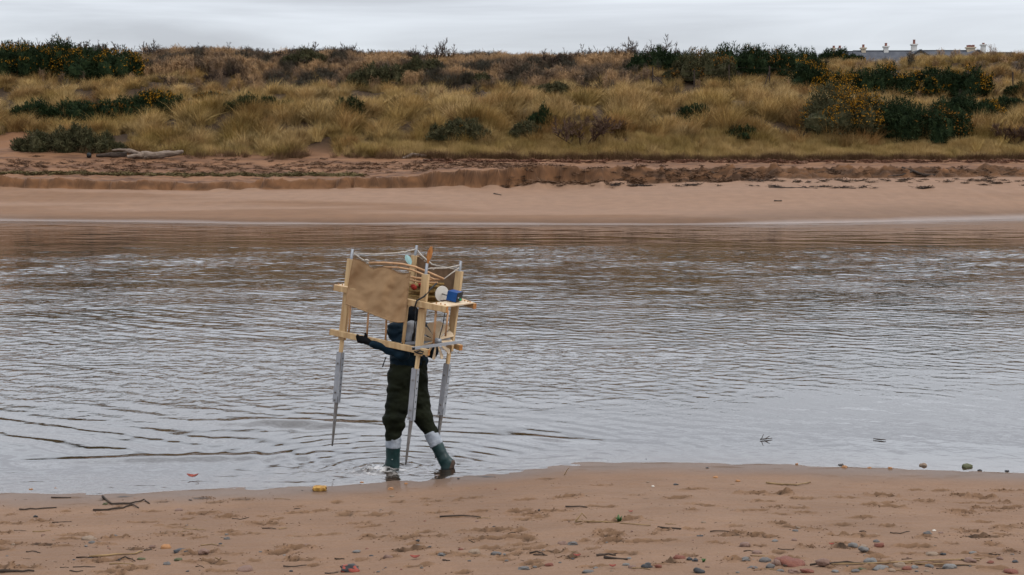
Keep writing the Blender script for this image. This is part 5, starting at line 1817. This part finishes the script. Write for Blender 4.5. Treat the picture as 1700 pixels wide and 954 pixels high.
def far_wood():
    g = lambda a, b, dz=0.0: (lambda G: Vector((G.x, G.y, G.z + dz)))(ground_px(a, b, 88.5, 99))
    base = g(235, 262)
    root = empty('driftwood_log', base)
    Y = base.y
    tag(root, 'large bleached driftwood trunk lying at the foot of the left dune', 'driftwood')
    log_mesh([PX(212, 260, Y), PX(232, 258, Y), PX(258, 257.5, Y), PX(285, 255, Y), PX(304, 251.5, Y)], [0.10, 0.24, 0.24, 0.19, 0.13], 12, 0.3, 3).build('trunk', M['drift'], root, True)
    log_mesh([PX(234, 256, Y - 0.2), PX(222, 252, Y - 0.1), PX(206, 248.5, Y), PX(186, 249, Y)], [0.17, 0.14, 0.10, 0.05], 10, 0.3, 4).build('limb', M['drift'], root, True)
    log_mesh([PX(238, 257, Y - 0.2), PX(222, 259, Y - 0.5), PX(211, 260.5, Y - 0.6)], [0.15, 0.14, 0.12], 10, 0.25, 5).build('broken_stub', M['drift'], root, True)
    b2 = g(190, 262)
    lo = log_mesh([PX(160, 258, b2.y), PX(185, 257, b2.y), PX(210, 257, b2.y + 0.4)], [0.09, 0.20, 0.22], 10, 0.3, 6).build('driftwood_log', M['drift_d'], None, True)
    tag(lo, 'dark mossy driftwood limb left of the bleached trunk', 'driftwood')
    b3 = g(148, 262)
    V_, F_ = surface_nets(lambda Q: np.linalg.norm((Q - np.array(b3 + Vector((0, 0, 0.17)))) / np.array([1, 1, 1.12]), axis=-1) - 0.17, np.array(b3) - [0.3, 0.3, 0.1], np.array(b3) + [0.3, 0.3, 0.5], 0.03)
    bu = link('float', mesh_np('float', V_, F_), M['black'])
    tag(bu, 'round black float lying at the left end of the driftwood', 'float')
    t = b3 + Vector((0, 0, 0.33))
    MB().tube([t, t + Vector((0.03, 0, 0.06)), t + Vector((0.06, 0, 0.02))], 0.015, 6).build('eye', M['black'], bu, True)
    for nm, pts, rs, m, lab in (
            ('driftwood_log', [(668, 263), (685, 259), (700, 260), (722, 262)], [0.06, 0.16, 0.13, 0.05], 'drift', 'short grey driftwood stump at the edge of the grass, middle of the bank'),
            ('plank', [(702, 266), (738, 265.5)], [0.05, 0.05], 'drift_d', 'straight dark plank on the sand below the grey stump'),
            ('driftwood_branch', [(1497, 277), (1513, 287), (1533, 294), (1572, 293.5)], [0.05, 0.08, 0.09, 0.03], 'drift_d', 'forked dark driftwood branch leaning down the broken sand step at right'),
            ('driftwood_branch', [(1474, 294.5), (1498, 294), (1516, 289)], [0.03, 0.06, 0.05], 'drift_d', 'thin dark branch crossing under the forked one at right'),
            ('driftwood_branch', [(1026, 308.5), (1050, 308), (1071, 308.5)], [0.04, 0.06, 0.04], 'drift_d', 'straight black branch at the foot of the sand step, right of the middle'),
            ('driftwood_branch', [(1276, 311.5), (1310, 312), (1357, 313)], [0.03, 0.05, 0.03], 'drift_d', 'long thin black branch on the pale bar at right'),
            ('driftwood_branch', [(1398, 312.5), (1421, 313)], [0.05, 0.04], 'drift_d', 'short black branch right of the long thin one on the pale bar'),
            ('driftwood_branch', [(1285, 334), (1298, 334)], [0.05, 0.04], 'drift_d', 'lone short stick on the open pale bar at right'),
            ('driftwood_branch', [(820, 322), (832, 324)], [0.05, 0.04], 'drift_d', 'lone dark stick on the pale bar in the middle')):
        mid = pts[len(pts) // 2]
        G = ground_px(*pts[-1], 72, 99)
        c = []
        for i, (a, b) in enumerate(pts):
            Q = ground_px(a, b, 72, 99)
            p = PX(a, b, min(Q.y, G.y + 0.6) if abs(Q.y - G.y) > 0.8 else Q.y)
            p.z = max(p.z, float(far_z(p.x, p.y)) + rs[i] * 0.4)
            c.append(p)
        o = log_mesh(c, rs, 8, 0.3, len(lab)).build(nm, M[m], None, True)
        tag(o, lab, 'driftwood' if nm != 'plank' else 'plank')


far_wood()

# ------------------------------------------------------------------ pebbles, sticks and scraps on the near sand
import bmesh


def pebble_mesh(seed):
    bm = bmesh.new()
    bmesh.ops.create_icosphere(bm, subdivisions=3, radius=0.5)
    r = np.random.default_rng(seed)
    V = np.array([tuple(v.co) for v in bm.verts])
    o = r.uniform(0, 50)
    n = fbm(V[:, 0] * 2.2 + o, V[:, 1] * 2.2 + V[:, 2] * 1.7, seed, 2)
    V = V * (1 + 0.55 * n)[:, None]
    V[:, 0] += 0.18 * V[:, 0] * V[:, 1]
    V *= 0.5 / np.abs(V).max(0)
    V = np.sign(V) * np.abs(V) ** r.uniform(0.85, 1.0)
    V[:, 2] *= r.uniform(0.9, 1.1)
    for v, c in zip(bm.verts, V):
        v.co = c
    me = bpy.data.meshes.new('pebble')
    bm.to_mesh(me)
    bm.free()
    me.polygons.foreach_set('use_smooth', [True] * len(me.polygons))
    me.materials.append(None)
    return me


PEB = [pebble_mesh(700 + i) for i in range(9)]
PM = {'grey': pm('grey_stone', (0.13, 0.12, 0.11), (0.21, 0.195, 0.18), 14, 0.7, 0.2), 'slate': pm('slate_blue_stone', (0.085, 0.076, 0.070), (0.14, 0.126, 0.115), 14, 0.6, 0.15),
      'dark': pm('black_stone', (0.022, 0.022, 0.025), (0.05, 0.048, 0.048), 14, 0.6, 0.15), 'red': pm('red_sandstone', (0.15, 0.045, 0.028), (0.23, 0.085, 0.052), 12, 0.75, 0.25),
      'brown': pm('brown_stone', (0.17, 0.095, 0.07), (0.25, 0.155, 0.115), 12, 0.75, 0.25), 'tan': pm('tan_stone', (0.30, 0.215, 0.15), (0.22, 0.15, 0.10), 12, 0.8, 0.25),
      'orange': pm('orange_stone', (0.44, 0.22, 0.09), (0.36, 0.16, 0.06), 12, 0.7, 0.2), 'olive': pm('weedy_stone', (0.07, 0.085, 0.035), (0.14, 0.13, 0.07), 16, 0.8, 0.3),
      'white': M['shell']}
M['banded'] = pm('red_and_black_stone', (0.025, 0.024, 0.024), (0.30, 0.05, 0.025), 3.2, 0.5, 0.1, contrast=(0.46, 0.52), detail=1)

# column, row, width, height/width, colour, label or None
STONES = [
    (1312, 937, 56, 0.30, 'red', 'long rounded red stone at the bottom right, largest of the stones'), (583, 948, 40, 0.42, 'banded', 'red stone with a black band at the bottom edge'),
    (406, 949, 25, 0.42, 'brown', 'round brown stone at the bottom edge left of the banded one'), (302, 919, 27, 0.32, 'dark', 'dark oblong stone on the sand at lower left'),
    (1366, 943, 26, 0.6, 'brown', 'rounded brown grey stone right of the long red stone'), (1289, 939, 17, 0.7, 'brown', 'small brown stone touching the long red stone'),
    (1444, 938, 25, 0.55, 'grey', 'rounded grey stone above the pile of pebbles at lower right'), (1460, 946, 30, 0.35, 'grey', 'flat grey stone at the front of the pebble pile'),
    (1494, 944, 22, 0.5, 'tan', 'tan stone at the right end of the pebble pile'), (1127, 930, 21, 0.45, 'red', 'block shaped red stone beside two dark pebbles'),
    (1144, 932, 11, 0.6, 'dark', 'left one of two dark pebbles beside the red block'), (1154, 933, 11, 0.6, 'dark', 'right one of two dark pebbles beside the red block'),
    (692, 911, 14, 0.5, 'slate', 'blue grey pebble on a sand heap in the middle'), (734, 922, 16, 0.4, 'slate', 'flat slate pebble right of the sand heap'),
    (787, 920, 22, 0.5, 'tan', 'sand coloured angular stone right of the middle heap'), (824, 922, 18, 0.42, 'slate', 'dark slate pebble right of the angular tan stone'),
    (592, 920, 15, 0.4, 'grey', 'pale grey pebble above the banded stone'), (934, 904, 16, 0.5, 'brown', 'left pebble of a close pair, brown grey'), (951, 904, 19, 0.4, 'slate', 'right pebble of a close pair, slate grey'),
    (911, 941, 17, 0.5, 'red', 'half round red brown pebble near the bottom, right of the middle'), (870, 947, 22, 0.3, 'slate', 'flat slate stone near the bottom, right of the middle'), (977, 952, 20, 0.3, 'slate', 'flat pale slate stone at the bottom edge'),
    (1533, 774, 14, 0.6, 'tan', 'tan stone at the water edge on the right'), (1605, 776, 18, 0.5, 'olive', 'weedy stone at the water edge, right of the tan one'), (1460, 907, 16, 0.5, 'red', 'dark red pebble on the right sand'),
    (235, 930, 15, 0.4, 'olive', 'greenish pebble at lower left'), (295, 932, 16, 0.45, 'olive', 'weed covered pebble below the dark oblong stone'), (147, 895, 26, 0.35, 'tan', 'sand coloured shell shaped stone at left'),
    (153, 901, 14, 0.45, 'slate', 'dark slate pebble under the tan stone at left'), (1540, 888, 14, 0.5, 'slate', 'grey pebble beside a white chip on the right sand'), (1551, 883, 8, 0.4, 'white', 'small white chip on the right sand'),
]
PLAIN = [(1238, 934, 17, 'grey'), (1211, 930, 15, 'tan'), (1267, 933, 16, 'slate'), (1249, 945, 17, 'slate'), (1161, 951, 22, 'dark'), (1074, 944, 19, 'dark'), (1093, 945, 14, 'red'), (1039, 940, 15, 'grey'),
         (1050, 944, 13, 'brown'), (989, 946, 10, 'grey'), (1162, 893, 11, 'dark'), (1237, 907, 18, 'brown'), (1257, 919, 16, 'brown'), (713, 911, 8, 'dark'), (510, 906, 9, 'brown'), (765, 915, 9, 'red'), (779, 935, 7, 'dark'),
         (645, 927, 18, 'brown'), (278, 941, 15, 'slate'), (253, 907, 13, 'brown'), (276, 911, 16, 'orange'), (338, 923, 20, 'brown'), (59, 856, 8, 'dark'), (297, 845, 12, 'brown'), (377, 894, 11, 'slate'), (311, 951, 6, 'dark'),
         (316, 830, 6, 'dark'), (175, 836, 9, 'olive'), (1542, 943, 16, 'slate'), (1548, 924, 23, 'tan'), (1566, 925, 12, 'dark'), (1615, 922, 13, 'grey'), (1434, 919, 20, 'grey'), (1415, 909, 18, 'grey'), (1432, 909, 16, 'tan'),
         (1455, 901, 12, 'slate'), (1320, 882, 10, 'slate'), (1286, 900, 11, 'grey'), (1318, 899, 10, 'brown'), (1577, 946, 23, 'grey'), (1677, 953, 26, 'red'), (1685, 935, 11, 'dark'), (1272, 932, 15, 'slate'), (1610, 935, 22, 'brown'),
         (1644, 936, 15, 'red'), (1660, 931, 12, 'brown'), (1626, 781, 9, 'dark'), (1672, 782, 7, 'dark'), (1396, 772, 9, 'slate'), (1402, 776, 11, 'orange'), (1478, 778, 7, 'orange'), (1443, 777, 8, 'orange'), (1323, 771, 6, 'orange'),
         (1072, 763, 5, 'dark'), (1174, 777, 6, 'dark'), (1122, 803, 10, 'dark'), (1084, 806, 6, 'white'), (1225, 797, 9, 'orange'), (1188, 792, 9, 'orange'), (1077, 799, 8, 'tan'), (895, 850, 5, 'dark'), (380, 800, 5, 'red'),
         (542, 797, 5, 'dark'), (502, 814, 3, 'dark'), (823, 811, 5, 'red'), (761, 795, 5, 'dark'), (705, 865, 5, 'red'), (649, 812, 11, 'orange'), (651, 824, 9, 'tan'), (674, 803, 7, 'orange'), (601, 801, 7, 'orange'), (93, 811, 7, 'orange'), (51, 813, 7, 'orange'),
         (1420, 951, 16, 'slate'), (1480, 950, 14, 'tan'), (1505, 948, 16, 'red'), (1518, 946, 16, 'grey'), (1432, 948, 16, 'olive'), (1340, 951, 26, 'red'), (1318, 951, 20, 'brown'), (1295, 949, 14, 'slate'), (1387, 950, 12, 'grey'), (1278, 943, 18, 'slate')]


def place_stone(a, b, w, asp, col, lab, grp, me=None):
    P = on_beach(a, b)
    s = w / FPX * P.y
    me = me or random.choice(PEB)
    o = bpy.data.objects.new('pebble', me)
    COL.objects.link(o)
    ht = max(asp * s * 1.05, s * 0.28)
    o.scale = (s, s * random.uniform(0.6, 0.9), ht)
    o.rotation_euler = (random.uniform(-0.12, 0.12), random.uniform(-0.12, 0.12), random.uniform(-0.4, 0.4) + random.choice((0, math.pi)))
    o.location = (P.x, P.y, P.z + ht * 0.17)
    o.material_slots[0].link = 'OBJECT'
    o.material_slots[0].material = M['banded'] if col == 'banded' else PM[col]
    tag(o, lab, 'stone' if w > 15 else 'pebble', grp)


CW = {'grey': 'grey', 'slate': 'slate grey', 'dark': 'near black', 'red': 'red brown', 'brown': 'brown', 'tan': 'tan', 'orange': 'orange', 'olive': 'greenish', 'white': 'whitish'}
for (a, b, w, asp, col, lab) in STONES:
    place_stone(a, b, w, asp, col, lab, 'stones and pebbles on the near sand')
for (a, b, w, col) in PLAIN:
    big = 'plain %s pebble scattered on the near sand' % CW[col]
    place_stone(a, b, w, random.uniform(0.35, 0.6), col, big, 'plain pebbles on the near sand')
for i in range(70):
    a = random.uniform(0, 1700)
    b = 954 - abs(random.gauss(0, 1)) * (34 if a > 820 else 46)
    if b < 825:
        continue
    col = random.choice(['grey', 'slate', 'dark', 'dark', 'brown', 'brown', 'red', 'tan', 'slate', 'grey'])
    place_stone(a, b, random.uniform(3, 8) * (1.2 if a > 1250 else 1.0), random.uniform(0.35, 0.6), col, 'tiny %s pebble among the litter on the near sand' % CW[col], 'tiny pebbles on the near sand')


def stick(nm, pts, r, m, lab, cat, grp=None, lift=0.0):
    c = []
    for i, q in enumerate(pts):
        P = on_beach(q[0], q[1])
        if len(q) > 2:                                   # raised end: keep the distance of the first point
            P = PX(q[0], q[1], c[0].y + q[2])
        else:
            P.z += r * 0.6 + lift
        c.append(P)
    d = []
    for i in range(len(c) - 1):
        for k in range(3):
            d.append(c[i].lerp(c[i + 1], k / 3) + Vector((0, random.uniform(-r, r), random.uniform(0, r))) * 0.8)
    d.append(c[-1])
    rs = [r * (1 - 0.5 * i / len(d)) * random.uniform(0.85, 1.15) for i in range(len(d))]
    o = MB().tube(d, rs, 6).build(nm, M[m], None, True)
    return tag(o, lab, cat, grp)


def near_sticks():
    a = stick('branch', [(170, 826), (186, 836.5), (215, 836), (226, 834.5), (239, 830.5), (248, 836)], 0.011, 'drift_d', 'crooked dark branch with kinked ends on the sand at left', 'branch')
    stick('branch', [(154, 846), (178, 845.5), (205, 843), (219, 838), (230, 843)], 0.011, 'drift_d', 'dark branch in front of the crooked one at left', 'branch')
    stick('stalk', [(1380, 941), (1440, 940), (1530, 937), (1600, 933), (1641, 929)], 0.0065, 'stalk', 'long straw stalk lying over the pebbles at bottom right', 'stalk')
    stick('stalk', [(1500, 938), (1560, 938), (1620, 941)], 0.005, 'stalk', 'shorter straw stalk crossing the long one', 'stalk')
    stick('stick', [(1345, 941), (1395, 938), (1430, 939)], 0.009, 'drift_d', 'dark stick between two rounded stones at bottom right', 'stick')
    stick('stick', [(1003, 928), (1042, 930)], 0.011, 'drift_d', 'thick black stick on the sand near the bottom, right of the middle', 'stick')
    stick('stick', [(990, 924), (1008, 922), (1022, 923)], 0.010, 'drift_d', 'grey black stick behind the thick one', 'stick')
    stick('stick', [(1092, 878), (1131, 879)], 0.010, 'drift_d', 'straight black stick on bare sand right of the green sprig', 'stick')
    stick('stalk', [(955, 868), (1000, 869), (1080, 873)], 0.007, 'stalk', 'long straw stem beside the green sprig', 'stalk')
    stick('stalk', [(955, 868), (966, 852, 0.02), (974, 860, 0.03)], 0.006, 'stalk', 'bent straw stem standing up from the sand', 'stalk')
    stick('stalk', [(1272, 801), (1300, 803), (1322, 806), (1345, 800, 0.1), (1352, 808, 0.1)], 0.010, 'stalk', 'looped dry stalk on the sand near the water at right', 'stalk')
    stick('stalk', [(148, 928), (180, 924), (222, 921), (236, 918)], 0.010, 'stalk', 'thin straw stalk at lower left', 'stalk')
    stick('stick', [(0, 953), (28, 952), (57, 951)], 0.012, 'drift_d', 'dark stick at the bottom left corner', 'stick')
    stick('stick', [(32, 846), (60, 845), (94, 843)], 0.009, 'drift_d', 'brown stick at left below the waterline', 'stick')
    stick('stick', [(85, 826.5), (118, 826.5)], 0.008, 'drift_d', 'straight thin stick just above the water at left', 'stick')
    stick('stick', [(939, 842), (975, 843)], 0.009, 'drift_d', 'thin dark stick in the open sand right of the middle', 'stick')
    stick('stick', [(730, 858), (770, 857), (798, 859)], 0.008, 'drift_d', 'long thin dark stick on the middle sand', 'stick')
    stick('stick', [(937, 789), (942, 780, 0.0), (945, 776, 0.0)], 0.006, 'stalk', 'thin stem standing at the water edge', 'stalk')
    for i in range(52):
        x = random.uniform(-10, 1710)
        y = random.choice([random.uniform(822, 954), random.uniform(860, 954), random.uniform(905, 954)])
        ln = random.uniform(10, 40)
        m = random.choice(['drift_d', 'drift_d', 'stalk', 'stem'])
        stick('twig' if m != 'stalk' else 'straw', [(x, y), (x + ln * 0.5, y + random.uniform(-1.3, 1.3)), (x + ln, y + random.uniform(-2, 2))], random.uniform(0.003, 0.0065), m,
              'short thin dark twig lying flat on the near sand' if m != 'stalk' else 'short thin straw lying flat on the near sand', 'twig' if m != 'stalk' else 'straw', 'twigs and straws on the near sand')
    # yellow block of foam
    P = on_beach(531, 814)
    V_, F_ = surface_nets(lambda Q: np.max(np.abs(Q - np.array(P + Vector((0, 0, 0.02)))) / np.array([1, 0.7, 0.33]), axis=-1) - 0.066 + 0.026 * fbm(Q[..., 0] * 22, Q[..., 2] * 30 + Q[..., 1] * 18, 3, 3),
                          np.array(P) - [0.13, 0.1, 0.05], np.array(P) + [0.13, 0.1, 0.09], 0.007)
    tag(link('foam_block', mesh_np('foam_block', V_, F_), M['foam_y']), 'yellow chunk of foam at the water edge left of the walker', 'foam')
    # leaves and sprigs
    for (x, y, w, m, lab) in ((689, 932, 17, 'leaf_r', 'curled red brown leaf below the middle sand heap'), (1017, 946, 12, 'leaf_r', 'upright curled red leaf near the bottom'), (958, 926, 13, 'leaf_r', 'dark red leaf on a tangle of weed'),
                              (320, 798, 20, 'leaf_r', 'dark red leaf floating in the shallows at left'), (1047, 851, 8, 'leaf_r', 'small red leaf on bare sand right of the middle'), (1380, 908, 9, 'leaf_r', 'small rust coloured leaf on the right sand')):
        P = on_beach(x, y)
        P.z = max(P.z, 0.008)
        s = w / FPX * P.y / 2
        V_, F_ = [], []
        for i in range(7):
            t = i / 6 * 2 - 1
            wd = 0.55 * s * math.sqrt(max(0.02, 1 - t * t))
            z = 0.010 + s * 0.5 * t * t
            V_ += [(P.x + t * s, P.y - wd, P.z + z + 0.25 * wd), (P.x + t * s, P.y, P.z + z), (P.x + t * s, P.y + wd, P.z + z + 0.5 * wd)]
        for i in range(6):
            F_ += [(3 * i, 3 * i + 1, 3 * i + 4, 3 * i + 3), (3 * i + 1, 3 * i + 2, 3 * i + 5, 3 * i + 4)]
        tag(MB().add(V_ + [(a, b, c + 0.003) for a, b, c in V_], F_ + [tuple(21 + k for k in f[::-1]) for f in F_]).build('leaf', M[m], None, True), lab, 'leaf')
    for (x, y, h, lab) in ((1028, 867, 12, 'small bright green sprig growing in the open sand'), (1168, 935, 8, 'flat green sprig beside the dark pebbles')):
        P = on_beach(x, y)
        s = h / FPX * P.y
        mb = MB()
        for i in range(22):
            a = random.uniform(0, 6.3)
            d = Vector((math.cos(a) * random.uniform(0.2, 0.7), math.sin(a) * 0.6, random.uniform(0.3, 1.0))) * s
            sd = Vector((-math.sin(a), math.cos(a), 0.3)) * s * 0.2
            p = P + d * 0.35
            mb.add([P, p + sd, P + d, p - sd], [(0, 1, 2, 3)])
        o = mb.build('sprig', M['leaf_g'])
        tag(o, lab, 'sprig')
    # twigs afloat
    for pts, lab in (([(1262, 729), (1270, 728.5), (1282, 727)], 'branching twig afloat near the shore at right'), ([(1450, 728), (1462, 729.5), (1471, 730)], 'dark stick afloat right of the branching twig')):
        c = [PZ(a, b, 0.012) for a, b in pts]
        mb = MB().tube(c, [0.006, 0.008, 0.004], 6)
        if lab.startswith('branching'):
            mb.tube([c[0].lerp(c[1], 0.3), c[0].lerp(c[1], 0.3) + Vector((0.01, 0, 0.035)), c[0].lerp(c[1], 0.4) + Vector((0.02, 0, 0.06))], [0.005, 0.004, 0.003], 5)
            mb.tube([c[1], c[1] + Vector((0.06, 0.02, 0.035))], [0.006, 0.003], 5)
        tag(mb.build('floating_twig', M['drift_d'], None, True), lab, 'twig')


near_sticks()


def crumbs():
    """grains, crumbs of sand and specks of litter"""
    vs = []
    for i in range(3):
        bm = bmesh.new()
        bmesh.ops.create_icosphere(bm, subdivisions=1, radius=0.5)
        r = np.random.default_rng(i)
        for v in bm.verts:
            v.co *= r.uniform(0.7, 1.2)
        me = bpy.data.meshes.new('crumb')
        bm.to_mesh(me)
        bm.free()
        vs.append(me)
    cc = source_coll('crumb', vs)
    P, S, T = [], [], []
    for (cx, cy, r_, k, rot, rr) in _sc:
        n = int((22 if k else 8) * (1 + r_ * 4))
        for i in range(n):
            P.append((cx + random.gauss(0, r_ * 1.1), cy + random.gauss(0, max(r_ * 0.35, 0.05))))
            s = random.uniform(0.004, 0.010) * (1.3 if k else 1)
            S.append((s * 1.5, s, s * 0.8))
            T.append(np.array([0.15, 0.085, 0.05]) * random.uniform(0.8, 1.7))
    for i in range(2600):
        x, y = random.uniform(-6, 6), random.uniform(8.6, 14.6)
        w = abs(float(vn(x * 0.5, y * 2.6, 91)))
        if random.random() > w * 1.3 - 0.2:
            continue
        P.append((x, y))
        s = random.uniform(0.004, 0.011)
        if random.random() < 0.25:
            S.append((s * random.uniform(3, 8), s * 0.5, s * 0.4))
            T.append(np.array(random.choice([(0.05, 0.035, 0.025), (0.35, 0.24, 0.1), (0.12, 0.08, 0.05)])))
        else:
            S.append((s * 1.3, s, s * 0.8))
            T.append(np.array(random.choice([(0.05, 0.045, 0.045), (0.18, 0.10, 0.06), (0.13, 0.075, 0.05), (0.5, 0.4, 0.28), (0.22, 0.09, 0.05)])))
    X, Y = np.array([p[0] for p in P]), np.array([p[1] for p in P])
    Z = near_base(X, Y) + near_detail(X, Y)[0]
    S = np.array(S)
    ok = Z > 0.01
    R = np.stack([np.zeros(len(X)), np.zeros(len(X)), rng.normal(0, 0.6, len(X))], 1)
    tag(scatter('sand_litter', np.stack([X, Y, Z + S[:, 2] * 0.25], 1)[ok], R[ok], S[ok], np.array(T)[ok], cc, 3), 'crumbs of damp sand and specks of litter over the near beach', 'litter', kind='stuff')


crumbs()


def splash():
    mb = MB()
    r = np.random.default_rng(5)
    for i in range(36):
        p = FRONT_BOOT + Vector((r.normal(-0.17, 0.12), r.normal(0.0, 0.07), abs(r.normal(0.035, 0.035))))
        s = r.uniform(0.002, 0.006)
        mb.add([p + Vector(d) * s for d in ((1, 0, 0), (-1, 0, 0), (0, 1, 0), (0, -1, 0), (0, 0, 1), (0, 0, -1))],
               [(0, 2, 4), (2, 1, 4), (1, 3, 4), (3, 0, 4), (2, 0, 5), (1, 2, 5), (3, 1, 5), (0, 3, 5)])
    m, nt, b = newmat('droplets')
    b.inputs['Base Color'].default_value = (0.75, 0.74, 0.72, 1)
    b.inputs['Roughness'].default_value = 0.15
    tag(mb.build('splash_drops', m, None, True), 'white drops of splashing water at the toe of the front boot', 'splash', kind='stuff')


splash()
